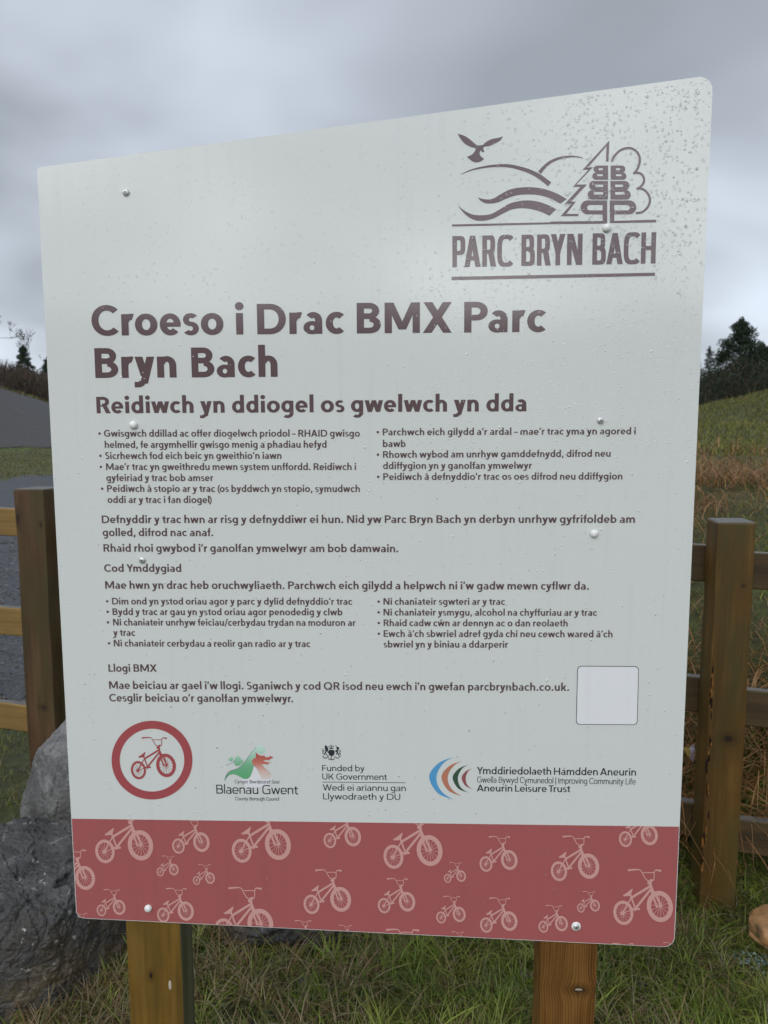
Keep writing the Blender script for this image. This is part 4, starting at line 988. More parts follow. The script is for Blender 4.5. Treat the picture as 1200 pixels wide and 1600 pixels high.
# rails are nailed to the far side of the posts
def rail(x0, x1, za, zb, mat, seed, h=0.112, t=0.036):
    L = x1 - x0
    bm = bmesh.new(); bmesh.ops.create_cube(bm, size=1.0)
    for v in bm.verts: v.co = Vector((v.co.x * L, v.co.y * t, v.co.z * h))
    bmesh.ops.bevel(bm, geom=[e for e in bm.edges], offset=0.004, segments=1, affect='EDGES')
    lg = [e for e in bm.edges if abs(e.verts[0].co.x - e.verts[1].co.x) > L * .5]
    bmesh.ops.subdivide_edges(bm, edges=lg, cuts=14, use_grid_fill=True)
    for v in bm.verts:
        n = noise.noise_vector(Vector((v.co.x * 2 + seed, v.co.y * 4, v.co.z * 6))); v.co += Vector((0, n.y * 0.006, n.z * 0.006))
    for f in bm.faces:
        if f.normal.z > 0.9: f.material_index = 1  # rail tops coloured paler grey for the light they catch
    o = link('rail', bm_mesh('rail', bm), fence, [mat, WTOP])
    o.location = ((x0 + x1) / 2, 0.061 + t / 2, (za + zb) / 2 - h / 2); o.rotation_euler = (0, -math.atan2(zb - za, L), 0)
zrr = [at(1190, y, 2.36).z for y in (857, 1067, 1262)]; zrl = [at(1085, y, 2.33).z for y in (853, 1058, 1255)]; zll = [at(15, y, 2.93).z for y in (795, 955, 1107)]
for i in range(3):
    zm = (zll[i] + zrl[i]) / 2
    rail(-FL, -FL / 2 - .002, zll[i], zm, RAIL_L, 3 + i)
    rail(-FL / 2 + .002, 0.0, zm, zrl[i], RAIL_R, 33 + i)
    rail(0.004, FL / 2 + 0.12, zrr[i], zrr[i] - 0.012, RAIL_R, 13 + i)
    rail(-FL * 1.5, -FL - 0.004, zll[i] + 0.01, zll[i], RAIL_L, 23 + i)

# ------------------------------------------------------------------ boulders
def boulder(name, loc, size, seed, planes, label, mat, sub=7, rough=1.0, nr=13, cap=1.12):
    rnd = random.Random(seed)
    bm = bmesh.new(); bmesh.ops.create_icosphere(bm, subdivisions=sub, radius=1.0)
    PL = []
    for n, d in planes: PL.append((Vector(n).normalized(), d))
    for _ in range(nr):
        n = Vector((rnd.gauss(0, 1), rnd.gauss(0, 1), rnd.gauss(0, .7))).normalized(); PL.append((n, rnd.uniform(0.80, 0.98)))
    for v in bm.verts:
        n = v.co.normalized()
        rs_ = [cap] + [d / max(n.dot(q), 1e-3) for q, d in PL if n.dot(q) > 0.12]
        k = 60.0; m_ = min(rs_); r = m_ - math.log(sum(math.exp(-k * (x - m_)) for x in rs_)) / k
        p = n * r
        q = p * 2.1 + Vector((seed, seed, seed))
        h = noise.fractal(q, 1.0, 2.0, 3) * 0.030
        for fr, am in ((2.6, 0.085), (6.5, 0.045), (15.0, 0.020)):
            w_ = p * fr + Vector((seed, seed * 2, 0)) + noise.noise_vector(p * fr * 0.7) * 0.35
            dd, pp = noise.voronoi(w_); cn = noise.noise_vector(pp[0] * 7.3); dl = w_ - pp[0]
            h += am * (cn.dot(dl) * 1.6 + cn.x * 0.35) - am * 0.30 * max(0, 1 - (dd[1] - dd[0]) / 0.10)
        h += noise.fractal(p * 22 + Vector((0, seed, 0)), 0.7, 2.1, 4) * 0.012
        cr = abs(noise.noise(p * 1.9 + Vector((9, seed, 1)))); h -= 0.035 * max(0, 1 - cr / 0.025)
        p = p * (1 + h * rough)
        v.co = Vector((p.x * size[0], p.y * size[1], p.z * size[2]))
    o = link(name, bm_mesh(name, bm, False), None, mat); o.location = loc
    return tag(o, label, 'boulder')
p = at(20, 1450, 1.98)
b1 = boulder('boulder', (p.x - 0.045, 1.99, 0.055), (0.345, 0.27, 0.325), 4, [((0.05, -0.12, 1), 0.86), ((-0.25, -1, 0.5), 0.86), ((1, -0.35, 0.12), 0.84), ((0.2, -1, -0.25), 0.92), ((0.7, -0.5, 0.9), 0.98)],
             'broad dark grey boulder with white flecks and mossy base at the bottom left', mat_rock('rock_dark', 3.0, 0.8, 0.85), rough=0.55, nr=9)
p = at(118, 1230, 2.46)
b2 = boulder('boulder', (p.x + 0.02, 2.48, 0.17), (0.215, 0.17, 0.33), 11, [((-1, -0.12, 0.03), 0.98), ((-0.28, -0.2, 1), 1.0), ((0.05, -1, 0.10), 0.86), ((0.35, -0.2, 1), 0.98), ((-1, -1, 0.1), 1.12), ((1, 0, 0), 0.95), ((0, 1, 0), .9), ((-1, 0, 1.1), 1.42)],
             'tall grey slab-faced boulder behind the larger dark one, by the fence post', mat_rock('rock_grey', 9.0, 0.15, 1.9), rough=0.32, nr=4, cap=1.38)
b3 = boulder('boulder', (-0.30, 2.22, 0.02), (0.20, 0.16, 0.15), 21, [((0, 0, 1), 0.8)], 'low dark grey boulder behind the foot of the amber sign post', mat_rock('rock_low', 15.0, 0.4), sub=5)

# small tan lump lying in the grass by the right-hand fence post
def tan_lump():
    p = at(1222, 1466, 2.06)
    bm = bmesh.new(); bmesh.ops.create_icosphere(bm, subdivisions=5, radius=1.0)
    for v in bm.verts:
        n = v.co.normalized()
        z = n.z; flat = 1.0 if z < 0 else 1.0
        ax = 0.098; ay = 0.085; az_ = 0.062 if z > 0 else 0.050
        h = 1 + noise.fractal(n * 1.8 + Vector((4, 1, 2)), 1, 2, 3) * 0.10 - 0.07 * math.exp(-((z + 0.30) / 0.07) ** 2) + 0.035 * math.exp(-((z - 0.62 + 0.2 * n.x) / 0.10) ** 2)
        v.co = Vector((n.x * ax * h, n.y * ay * h, math.copysign(abs(z) ** 0.8, z) * az_ * h))
    m = M('tan_hide'); v = m.coord(); f = m.noise(v, 9, 5, 0.6)
    col = m.ramp(f, [(0.3, (0.34, 0.175, 0.070)), (0.7, (0.46, 0.26, 0.115))])
    s = m.n('ShaderNodeSeparateXYZ'); m.l(v, s.inputs[0])
    rim = m.n('ShaderNodeMapRange'); m.l(m.math('MULTIPLY_ADD', f, 0.02, s.outputs[2]), rim.inputs[0]); rim.inputs[1].default_value = -0.012; rim.inputs[2].default_value = -0.030
    col = m.mix(m.math('MULTIPLY', rim.outputs[0], 0.8), col, (0.48, 0.33, 0.24))
    g = m.vor(v, 17, 'F1'); gm = m.math('MULTIPLY', m.ramp(g, [(0.16, 1.0), (0.26, 0.0)]), m.ramp(m.noise(v, 12, 2), [(0.45, 0.0), (0.52, 1.0)]))
    col = m.mix(m.math('MULTIPLY', gm, 0.85), col, (0.07, 0.10, 0.055))
    m.set('Base Color', col); m.set('Roughness', 0.5); dn = m.noise(v, 26, 6, 0.7); m.set('Normal', m.bump(dn, 0.6, 0.008))
    col = m.mix(m.ramp(dn, [(0.50, 0.0), (0.68, 0.6)]), col, (0.16, 0.085, 0.04)); m.set('Base Color', col)
    o = link('tan_stone', bm_mesh('tan_stone', bm, True), None, m.m)
    o.location = (p.x, 2.06, gz(p.x, 2.06) + 0.050); o.rotation_euler = (0.10, 0.22, 0.4)
    tag(o, 'smooth tan rounded lump with dark green smudges lying in the grass at the right edge', 'stone')
tan_lump()

# a scrap of yellow wrapper caught behind the rails
def wrapper():
    p = at(1074, 1177, 2.62); z = max(p.z, gz(p.x, 2.62) + 0.015)
    me = bpy.data.meshes.new('litter_wrapper')
    V = [(-.018, 0, .022), (.004, -.006, .024), (.022, 0, .034), (.03, .004, .005), (.024, .0, -.035), (-.002, -.008, -.008), (.012, -.010, .006)]
    me.from_pydata(V, [], [(0, 5, 1), (1, 5, 6), (1, 6, 2), (6, 3, 2), (5, 4, 6), (6, 4, 3)]); me.update()
    m = M('foil_wrapper'); s = m.n('ShaderNodeSeparateXYZ'); m.l(m.coord(), s.inputs[0])
    m.set('Base Color', m.ramp(m.math('MULTIPLY_ADD', s.outputs[0], 20, 0.4), [(0.45, (0.50, 0.42, 0.08)), (0.6, (0.42, 0.40, 0.55))])); m.set('Roughness', 0.35)
    o = link('litter_wrapper', me, None, m.m); o.location = (p.x, 2.62, z)
    md = o.modifiers.new('thick', 'SOLIDIFY'); md.thickness = 0.0012
    tag(o, 'crumpled yellow and lilac wrapper scrap behind the fence rails', 'litter')
wrapper()

# ------------------------------------------------------------------ grass, straw, leaves
def blades(name, x, y, h, w, col, lean, curl, segs=3, label=None, cat=None, flat=0.0, zoff=0.0):
    """tapering curved strips; lean = sideways reach / length, curl = droop"""
    N = len(x); z = ground_z(x, y) - 0.006 + zoff
    th = rng.uniform(0, 2 * np.pi, N); dx, dy = np.cos(th), np.sin(th)
    ph = th + np.pi / 2 + rng.uniform(-.6, .6, N); wx, wy = np.cos(ph), np.sin(ph)
    t = np.linspace(0, 1, segs + 1)[None, :]
    reach = (lean * h)[:, None] * (0.35 * t + 0.65 * t ** 2)
    up = h[:, None] * (t - curl[:, None] * t ** 2.2)
    wid = (w[:, None] * 0.5) * (1 - t ** 1.8 * 0.92)
    side = rng.normal(0, 0.12, N)[:, None] * h[:, None] * t ** 2
    cx = x[:, None] + dx[:, None] * reach + wx[:, None] * side; cy = y[:, None] + dy[:, None] * reach + wy[:, None] * side; cz = z[:, None] + up
    L = np.stack([cx - wx[:, None] * wid, cy - wy[:, None] * wid, cz], 2); Rr = np.stack([cx + wx[:, None] * wid, cy + wy[:, None] * wid, cz], 2)
    V = np.empty((N, segs + 1, 2, 3)); V[:, :, 0] = L; V[:, :, 1] = Rr; V = V.reshape(-1, 3)
    b = (np.arange(N) * (segs + 1) * 2)[:, None] + (np.arange(segs) * 2)[None, :]; b = b.ravel()
    Q = np.stack([b, b + 1, b + 3, b + 2], 1)
    c = np.repeat(col, (segs + 1) * 2, axis=0); k = np.tile(np.repeat(0.75 + 0.35 * np.linspace(0, 1, segs + 1), 2), N)[:, None]
    o = link(name, np_mesh(name, V, Q, True, np.clip(c, 0, 1)), None, LEAF)
    return tag(o, label, cat, kind='stuff')
GREENS = np.array([[0.112, 0.158, 0.018], [0.155, 0.215, 0.028], [0.072, 0.105, 0.016], [0.205, 0.255, 0.048], [0.185, 0.190, 0.040], [0.055, 0.075, 0.018]])
STRAW = np.array([[0.33, 0.26, 0.14], [0.25, 0.18, 0.085], [0.42, 0.36, 0.22], [0.19, 0.125, 0.06], [0.30, 0.20, 0.09]])
def pick(pal, n, j=0.18): return pal[rng.integers(0, len(pal), n)] * (1 + rng.normal(0, j, (n, 1)))
def keep(x, y, dens):
    k = rng.random(len(x)) < dens; return x[k], y[k]
def foot(x, y):      # outside boulders and posts
    k = ((x - b1.location.x) / .31) ** 2 + ((y - 1.99) / .24) ** 2 > 1
    k &= ((x - b2.location.x) / .21) ** 2 + ((y - 2.48) / .18) ** 2 > 1
    k &= ((x + .30) / .17) ** 2 + ((y - 2.22) / .13) ** 2 > 1
    return x[k], y[k]
# near turf: clumps of green with dead stalks woven through
n = 165000
x = rng.uniform(-1.3, 1.9, n); y = rng.uniform(1.25, 2.75, n)
cl = 0.5 + 0.5 * vnoise(x, y, 0.10, 8); bare = 0.5 + 0.5 * vnoise(x, y, 0.16, 11)
x, y = keep(x, y, np.clip(0.25 + 0.95 * cl - 0.45 * (bare > 0.78) - 0.3 * ((x < 0.05) & (bare > .45)), 0.05, 1)); x, y = foot(x, y); n = len(x)
h = rng.uniform(0.028, 0.075, n) * (0.6 + 0.6 * (0.5 + 0.5 * vnoise(x, y, 0.13, 9)))
colg = pick(GREENS, n); dead = rng.random(n) < (0.12 + 0.18 * sm(-x, -0.15, 0.25)); colg = colg * 1.15; colg[dead] = pick(STRAW, int(dead.sum())) * 0.8
blades('grass', x, y, h, rng.uniform(0.0020, 0.0050, n), colg, rng.uniform(0.3, 1.5, n), rng.uniform(0.1, 0.9, n), 4, 'short wet green grass and dead blades under the sign', 'grass')
nt_ = 800
tx = rng.uniform(-1.0, 1.7, nt_); ty = rng.uniform(1.55, 2.7, nt_); tx, ty = foot(tx, ty); nt_ = len(tx)
per = rng.integers(14, 46, nt_); idx = np.repeat(np.arange(nt_), per); n = len(idx); sp = rng.uniform(0.008, 0.026, nt_)[idx]
x = tx[idx] + rng.normal(0, 1, n) * sp; y = ty[idx] + rng.normal(0, 1, n) * sp
hh = rng.uniform(0.055, 0.13, nt_)[idx] * rng.uniform(.6, 1.1, n)
tc_ = (pick(GREENS, nt_, .12) * 1.3)[idx] * (1 + rng.normal(0, .12, (n, 1))); dry = (rng.random(nt_) < 0.12 + 0.35 * (tx < 0.05))[idx]; tc_[dry] = pick(STRAW, int(dry.sum())) * 0.75
blades('grass_tufts', x, y, hh, rng.uniform(0.0022, 0.0050, n), tc_, rng.uniform(0.25, 1.2, n), rng.uniform(0.05, 0.7, n), 4, 'longer bright green tufts standing out of the near grass', 'grass')
n = 4600
x = rng.uniform(-1.3, 1.9, n); y = rng.uniform(1.2, 2.8, n); x, y = foot(x, y); n = len(x)
h = rng.uniform(0.05, 0.15, n)
blades('dead_stalks', x, y, h, rng.uniform(0.001, 0.0022, n), pick(STRAW, n), rng.uniform(0.8, 1.7, n), rng.uniform(0.5, 1.0, n), 4, 'thin bleached stalks lying through the near grass', 'dead grass', zoff=0.015)
# bank behind the fence on the right: tangled straw over grass
n = 52000
x = rng.uniform(0.5, 5.2, n); y = rng.uniform(2.35, 7.5, n)
cl = 0.5 + 0.5 * vnoise(x, y, 0.30, 5); x, y = keep(x, y, (0.3 + 0.7 * cl) * np.clip(1.25 - (y - 2.3) * 0.12, .3, 1)); n = len(x)
green = (0.5 + 0.5 * vnoise(x, y, 0.45, 6)) * 0.9 + sm(y, 3.6, 5.6) * 0.45 - 0.05
isg = rng.random(n) < np.clip(green, 0.15, 0.9)
c = pick(STRAW, n) * np.array([0.62, 0.55, 0.5]); c[isg] = pick(GREENS, int(isg.sum())) * np.array([1.15, 1.10, .9])
blades('bank_grass', x, y, rng.uniform(0.04, 0.13, n), rng.uniform(0.002, 0.0045, n), c, rng.uniform(0.4, 1.5, n), rng.uniform(0.1, 0.85, n), 3, 'mixed green and dead grass on the bank beyond the fence', 'grass')
n = 34000
x = rng.uniform(0.55, 5.4, n); y = 2.4 + 4.6 * rng.random(n) ** 1.3; band_ = 0.5 + 0.5 * vnoise(x * 0.8, y * 1.1, 0.5, 7) + 0.25 * vnoise(x, y, 1.7, 3)
x, y = keep(x, y, (0.10 + 0.90 * sm(band_, .42, .62)) * (1 - 0.8 * sm(y - 0.55 * (x - 2.2), 4.9, 5.9))); n = len(x)
c = pick(STRAW, n) * np.array([1.08, 0.74, 0.52])
blades('dead_bracken', x, y, rng.uniform(0.12, 0.34, n), rng.uniform(0.0025, 0.0055, n), c, rng.uniform(0.8, 1.6, n), rng.uniform(0.70, 1.0, n), 4, 'flattened reddish straw and dead bracken in drifts on the bank', 'dead grass', zoff=0.03)
n = 150000
x = rng.uniform(2.0, 12, n); y = rng.uniform(6.3, 16.5, n); n = len(x)
c = pick(GREENS, n) * np.array([1.20, 1.02, 0.85]); q = rng.random(n) < 0.30; c[q] = pick(STRAW, int(q.sum())) * 0.55
blades('hill_grass', x, y, rng.uniform(0.03, 0.10, n), rng.uniform(0.004, 0.009, n), c, rng.uniform(0.3, 1.2, n), rng.uniform(0.1, 0.7, n), 2, 'rough olive grass over the brow of the hill', 'grass')
n = 26; x = rng.uniform(4.5, 9.5, n); y = rng.uniform(13.6, 15.4, n)
blades('seed_stalks', x, y, 0.08 + 0.38 * rng.random(n) ** 2.5, rng.uniform(0.005, 0.010, n), pick(STRAW, n) * 1.1, rng.uniform(0.0, 0.4, n), rng.uniform(0, .2, n), 3, 'pale upright stalks on the brow of the hill', 'dead grass')
# ground beyond the fence on the left: moss and thin grass
n = 70000
x = rng.uniform(-3.8, 0.6, n); y = rng.uniform(2.5, 5.4, n); cl = 0.5 + 0.5 * vnoise(x, y, 0.16, 12)
x, y = keep(x, y, (cl > .38) * (0.35 + 0.65 * cl)); x, y = foot(x, y); n = len(x)
c = pick(GREENS, n) * np.array([1.0, 0.92, 0.9]); q = rng.random(n) < 0.28; c[q] = pick(STRAW, int(q.sum())) * 0.6
blades('moss_grass', x, y, rng.uniform(0.015, 0.06, n), rng.uniform(0.002, 0.005, n), c, rng.uniform(0.2, 1.0, n), rng.uniform(0.1, 0.7, n), 2, 'mossy grass patches among stones beyond the left fence', 'grass')
n = 80000
x = -rng.uniform(4, 34, n); y = rng.uniform(14, 44, n)
c = pick(np.array([[0.10, 0.16, 0.03], [0.14, 0.15, 0.05], [0.13, 0.12, 0.05], [0.08, 0.10, 0.03]]), n)
c = c * np.where((vnoise(x, y * 0.5, 3.0, 3) > 0.1)[:, None], np.array([[1.35, 1.75, 0.8]]), np.array([[1.25, 0.95, 0.80]]))
rr0 = np.hypot(x, y); ok = (rr0 > 26.0) & (rr0 < 45.0); x, y, c = x[ok], y[ok], c[ok]; n = len(x)
blades('verge_grass', x, y, rng.uniform(0.05, 0.12, n), rng.uniform(0.012, 0.03, n), c, rng.uniform(0.3, 1.2, n), rng.uniform(0.1, 0.7, n), 2, 'bright green strip of grass between the slate and the track', 'grass')
n = 9000; az_ = np.radians(rng.uniform(-60, -14, n)); r_ = rng.uniform(73.5, 79, n); x, y = r_ * np.sin(az_), r_ * np.cos(az_)
c = pick(np.array([[0.11, 0.14, 0.04], [0.20, 0.14, 0.07], [0.13, 0.12, 0.05]]), n)
blades('track_edge_grass', x, y, rng.uniform(0.15, 0.5, n), rng.uniform(0.06, 0.14, n), c, rng.uniform(0.3, 1.0, n), rng.uniform(0.1, 0.6, n), 2, 'strip of tan and green grass along the far edge of the track', 'grass')

# stones: chips among the turf, slate beyond the fence
def chips(name, x, y, s, col, label, cat, zo=0.0):
    base = np.array([[1, 0, 0], [-.4, .9, 0], [-.6, -.8, 0], [.2, .1, .55], [.1, -.2, -.5]], float); N = len(x)
    tri = np.array([[0, 1, 3], [1, 2, 3], [2, 0, 3], [1, 0, 4], [2, 1, 4], [0, 2, 4]])
    a = rng.uniform(0, 6.28, N); ca, sa = np.cos(a), np.sin(a)
    B = base[None] * s[:, None, None] * rng.uniform(.6, 1.2, (N, 5, 3)); B[:, :, 2] *= 0.7
    X_ = B[:, :, 0] * ca[:, None] - B[:, :, 1] * sa[:, None] + x[:, None]; Y_ = B[:, :, 0] * sa[:, None] + B[:, :, 1] * ca[:, None] + y[:, None]
    Z_ = B[:, :, 2] + (ground_z(x, y) + s * 0.15 + zo)[:, None]
    V = np.stack([X_, Y_, Z_], 2).reshape(-1, 3); T = (np.arange(N)[:, None, None] * 5 + tri[None]).reshape(-1, 3)
    tag(link(name, np_mesh(name, V, T, False, np.clip(np.repeat(col, 5, 0), 0, 1)), None, STONEM), label, cat, kind='stuff')
STONEM = mat_tint('slate_stone', 0.38, 0.0, 0.5)
SL = np.array([[0.05, 0.055, 0.065], [0.085, 0.09, 0.10], [0.035, 0.038, 0.042], [0.06, 0.052, 0.045], [0.13, 0.13, 0.135]])
n = 700; x = rng.uniform(-1.2, 1.8, n); y = rng.uniform(1.3, 2.9, n); x, y = foot(x, y); n = len(x)
chips('slate_chips', x, y, rng.uniform(0.006, 0.026, n), pick(SL, n), 'small wet slate chips half hidden in the near grass', 'stones', 0.002)
n = 30000; az_ = np.radians(rng.uniform(-50, -10, n)); r_ = 4.7 + 8 * rng.random(n) ** 1.3; x, y = r_ * np.sin(az_), r_ * np.cos(az_)
chips('slate_stones', x, y, rng.uniform(0.008, 0.03, n) * (0.7 + r_ * 0.08), pick(SL, n) * 0.8, 'dark wet slate stones spread beyond the left fence', 'stones', 0.012)
# flat decaying leaves in the turf
n = 70; x = rng.uniform(-.6, 1.3, n); y = rng.uniform(1.4, 2.3, n); x, y = foot(x, y); n = len(x)
chips('fallen_leaves', x, y, rng.uniform(0.007, 0.018, n), pick(np.array([[0.16, 0.08, 0.04], [0.22, 0.12, 0.06], [0.10, 0.05, 0.03]]), n), 'brown fallen leaf scraps in the grass', 'leaves', 0.012)
# grey-green lichen litter by the tan lump
p = at(1172, 1484, 2.0); n = 110; x = p.x + rng.normal(0, .022, n); y = 1.98 + rng.normal(0, .02, n)
chips('lichen_tuft', x, y, rng.uniform(0.003, 0.008, n), pick(np.array([[0.06, 0.10, 0.08], [0.04, 0.07, 0.06], [0.20, 0.25, 0.24]]), n), 'pale blue green lichen tuft against the tan lump', 'lichen', 0.03)

# ------------------------------------------------------------------ trees
def tube(V, T, p, q, r0, r1, n=5):
    a = np.array(q) - np.array(p); L = np.linalg.norm(a)
    if L < 1e-6: return
    a = a / L; u = np.cross(a, [0.3, 0.9, 0.2]); u /= np.linalg.norm(u); w = np.cross(a, u); k = len(V)
    for c, r in ((p, r0), (q, r1)):
        for i in range(n):
            t = 2 * math.pi * i / n; V.append(np.array(c) + r * (u * math.cos(t) + w * math.sin(t)))
    for i in range(n):
        j = (i + 1) % n; T.append((k + i, k + j, k + n + j)); T.append((k + i, k + n + j, k + n + i))
def leaf_cloud(C, Rd, N, s, rnd, col, up=0.0):
    """N small triangles around centres C with radii Rd"""
    i = rnd.integers(0, len(C), N); d = rnd.normal(0, 1, (N, 3)); d /= np.linalg.norm(d, axis=1)[:, None]
    c = C[i] + d * (Rd[i] * rnd.random(N)[:, None] ** 0.5)
    e1 = rnd.normal(0, 1, (N, 3)); e1[:, 2] += up; e1 /= np.linalg.norm(e1, axis=1)[:, None]; e2 = np.cross(e1, rnd.normal(0, 1, (N, 3))); e2 /= np.linalg.norm(e2, axis=1)[:, None]
    sz = s * rnd.uniform(.5, 1.3, (N, 1))
    V = np.stack([c - e1 * sz, c + e1 * sz, c + e2 * sz * 0.42], 1).reshape(-1, 3)
    T = np.arange(N * 3).reshape(-1, 3)
    cc = col[rnd.integers(0, len(col), N)] * (1 + rnd.normal(0, .2, (N, 1)))
    return V, T, np.repeat(np.clip(cc, 0.002, 1), 3, 0)
BARK = np.array([0.055, 0.042, 0.032])
NEED = np.array([[0.020, 0.034, 0.020], [0.032, 0.052, 0.030], [0.045, 0.066, 0.038], [0.020, 0.028, 0.020]])
def conifer(x, y, H, wid, seed, label, kind='pine', top=1.0, group=None, dens=1.0):
    rnd = np.random.default_rng(seed); z0 = gz(x, y) - 0.1
    root = empty('pine_tree' if kind == 'pine' else 'spruce_tree', (x, y, z0), 0, label, 'tree', group)
    V, T = [], []; s = H / 10
    for i in range(6): tube(V, T, (0.02 * i * s, 0, H * i / 6), (0.02 * (i + 1) * s, 0, H * (i + 1) / 6), 0.16 * s * (1 - i / 6.5), 0.16 * s * (1 - (i + 1) / 6.5), 7)
    C = []; Rd = []; BV, BT = [], []
    nb = 60 if kind == 'pine' else 90
    for k in range(nb):
        t = (k + .5) / nb; zz = H * (0.10 + 0.88 * t)
        prof = (1 - t) ** 0.85 * 0.95 + 0.06 if kind == 'pine' else (1 - t) ** 0.95 + 0.04
        a = k * 2.399 + rnd.normal(0, .3); Rr = wid * prof * rnd.uniform(0.62, 1.12) * (1.2 if rnd.random() < .12 else 1)
        rise = (0.25 if kind == 'pine' else -0.12) * Rr
        end = np.array([Rr * math.cos(a), Rr * math.sin(a), zz + rise])
        tube(BV, BT, (0, 0, zz), end, 0.035 * s, 0.012 * s, 4)
        m_ = 3 if Rr > wid * .4 else 2
        for j in range(m_):
            f = 1 - j * 0.27; C.append(np.array([0, 0, zz]) * (1 - f) + end * f + rnd.normal(0, .05 * wid, 3) * np.array([1, 1, .4])); Rd.append(np.array([.21, .21, .13]) * wid * (0.55 + 0.5 * prof) * (1.15 if kind == 'pine' else .85))
    for j in range(4): C.append(np.array([0, 0, H * (0.95 + .02 * j)])); Rd.append(np.array([.07, .07, .10]) * wid)
    link('trunk', np_mesh('trunk', V, T, True, np.tile(BARK, (len(V), 1))), root, TWIG)
    link('branches', np_mesh('branches', BV, BT, True, np.tile(BARK * .8, (len(BV), 1))), root, TWIG)
    V, T, cc = leaf_cloud(np.array(C), np.array(Rd), int(26000 * dens), 0.042 * wid, rnd, NEED, 0.6)
    link('crown', np_mesh('crown', V, T, False, cc), root, TWIG)
    return root
def bare_tree(x, y, H, seed, label, spread=0.45, leafy=0, group=None, depth=6):
    rnd = np.random.default_rng(seed); z0 = gz(x, y) - 0.1
    root = empty('bare_tree', (x, y, z0), 0, label, 'tree', group)
    V, T, TV, TT = [], [], [], []
    def grow(p, d, L, r, k):
        if k == 0: return
        r = max(r, 0.0022 * H)
        d = d / np.linalg.norm(d); q = p
        for _ in range(3):
            d = d + rnd.normal(0, .13, 3); d /= np.linalg.norm(d); q2 = q + d * L / 3; r2 = r * 0.86
            (tube(V, T, q, q2, r, r2, 6) if k == depth else tube(TV, TT, q, q2, r, r2, 4)); q, r = q2, r2
        nb = rnd.integers(2, 4) + (1 if k < 4 else 0)
        for _ in range(nb):
            e = d + rnd.normal(0, spread, 3); e[2] += 0.12
            grow(q, e, L * rnd.uniform(.58, .82), r * rnd.uniform(.5, .72), k - 1)
    grow(np.zeros(3), np.array([0.03, 0, 1.0]), H * .30, H * 0.026, depth)
    link('trunk', np_mesh('trunk', V, T, True, np.tile(BARK, (len(V), 1))), root, TWIG)
    link('branches', np_mesh('branches', TV, TT, True, np.tile(BARK * .75, (len(TV), 1))), root, TWIG)
    return root
def wpos(px, y): return (px - 600) / FPX * y
def hgt(px, py, y, x): return at(px, py, y).z - gz(x, y)
# right-hand group
D = 45.0
x = wpos(1147, D); conifer(x, D, hgt(1147, 501, D, x), 2.6, 5, 'tallest broad dark pine standing on its own above the brow of the hill', 'pine')
x = wpos(1180, 47); conifer(x, 47, hgt(1180, 538, 47, x), 2.3, 9, 'shorter rounded pine leaning against the right of the tallest pine', 'pine')
x = wpos(1210, 44); conifer(x, 44, hgt(1206, 556, 44, x), 1.9, 14, 'low dark pine cut by the right edge of the picture', 'pine')
x = wpos(1100, 46); conifer(x, 46, hgt(1100, 541, 46, x), 1.0, 17, 'small thin pine beside the right edge of the sign', 'pine', dens=.5)
# left-hand group
D = 92.0
x = wpos(46, D); conifer(x, D, hgt(46, 540, D, x), 2.4, 23, 'narrow dark spruce with a dead forked tip beyond the track', 'spruce')
bare_tree(x + 0.3, D + 0.6, hgt(46, 500, D, x), 31, 'thin dead tree rising through the dark spruce', 0.35, depth=5)
x = wpos(-28, 66); bare_tree(x, 66, hgt(-10, 462, 66, x) * 1.04, 36, 'large bare tree reaching in from the left edge above the track', 0.50, depth=7)
x = wpos(18, 88); bare_tree(x, 88, hgt(18, 572, 88, x), 41, 'low bushy bare tree between the left edge and the spruce', 0.6)
x = wpos(70, 96); bare_tree(x, 96, hgt(70, 556, 96, x), 44, 'small bare tree between the spruce and the sign', 0.55)
x = wpos(6, 84); bare_tree(x, 84, hgt(6, 548, 84, x), 52, 'bare twiggy tree standing right at the left edge below the large one', 0.5, depth=7)
x = wpos(84, 90); conifer(x, 90, hgt(84, 555, 90, x), 2.2, 47, 'dark spruce half hidden by the left edge of the sign', 'spruce')

for px_, yy_, top_, sd_, lb_ in ((30, 86, 560, 61, 'thin bare tree just left of the dark spruce'), (60, 90, 556, 63, 'thin bare tree just right of the dark spruce')):
    x = wpos(px_, yy_); bare_tree(x, yy_, hgt(px_, top_, yy_, x), sd_, lb_, 0.42, depth=7)
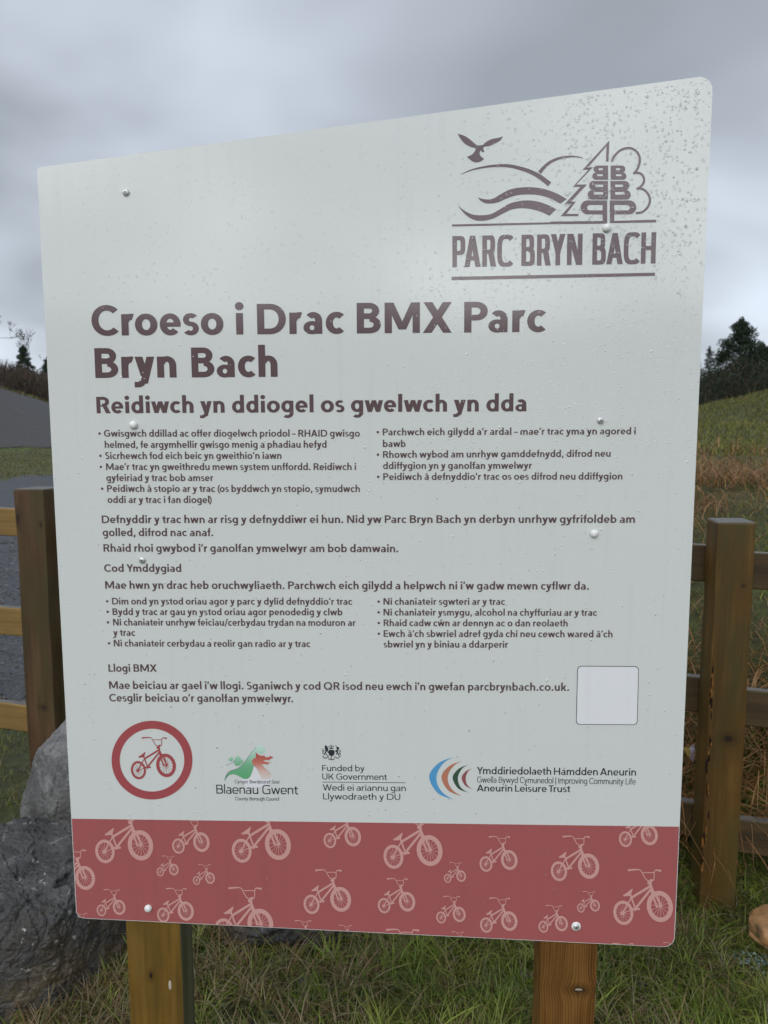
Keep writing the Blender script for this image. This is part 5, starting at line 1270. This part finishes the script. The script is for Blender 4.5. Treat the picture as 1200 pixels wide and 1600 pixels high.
# dense scrub and woodland that reads as one mass
def wood(name, azr, rr_, hh, N, s, seed, label, greenf=0.35, br_=1.0, thin=0.055):
    rnd = np.random.default_rng(seed); a = np.radians(rnd.uniform(*azr, N)); r = rnd.uniform(*rr_, N); x = r * np.sin(a); y = r * np.cos(a)
    top = hh * (0.80 + 0.16 * vnoise(x, y, hh * 1.3, seed) + 0.14 * vnoise(x, y, hh * .42, seed + 1)) * (0.85 + .15 * rnd.random(N))
    z = ground_z(x, y) + top * rnd.random(N) ** 0.72 - 0.1
    e = rnd.normal(0, .55, (N, 3)); e[:, 2] = np.abs(e[:, 2]) + .55; e /= np.linalg.norm(e, axis=1)[:, None]; w = rnd.normal(0, 1, (N, 3)); w /= np.linalg.norm(w, axis=1)[:, None]
    L = s * rnd.uniform(.5, 1.6, (N, 1)); c = np.stack([x, y, z], 1)
    gm = (rnd.random(N) < greenf * (0.6 + 0.8 * (vnoise(x, y, hh * 2, seed + 4) > 0)))[:, None]
    W_ = np.where(gm, 0.30, thin)
    L = np.where(gm, L * 0.34, L)
    V = np.stack([c - e * L * .5, c + w * L * W_, c + e * L * .5], 1).reshape(-1, 3)
    br = np.array([[0.040, 0.030, 0.024], [0.062, 0.046, 0.036], [0.028, 0.022, 0.018]])[rnd.integers(0, 3, N)]; gr = NEED[rnd.integers(0, 4, N)]
    cc = np.where(gm, gr, br) * (1 + rnd.normal(0, .2, (N, 1))) * br_
    tag(link(name, np_mesh(name, V, np.arange(N * 3).reshape(-1, 3), False, np.repeat(np.clip(cc, .002, 1), 3, 0)), None, TWIG), label, 'woodland', kind='stuff')
wood('woodland', (14, 62), (41, 52), 4.4, 170000, 0.46, 3, 'dense dark scrub and young trees below the pines on the right', 0.5)
wood('woodland', (-58, -15), (80, 100), 3.9, 120000, 0.9, 5, 'dense dark leafless scrub along the far side of the track', 0.10, 1.7, 0.035)
wood('woodland', (-15, 14), (75, 100), 6.0, 90000, 1.0, 8, 'dark wood on the skyline hidden behind the sign', 0.4, 1.0, 0.10)
wood('woodland', (120, 245), (62, 92), 5.0, 150000, 1.3, 12, 'dark wood on the rise behind the photographer', 0.4, 1.0, 0.11)
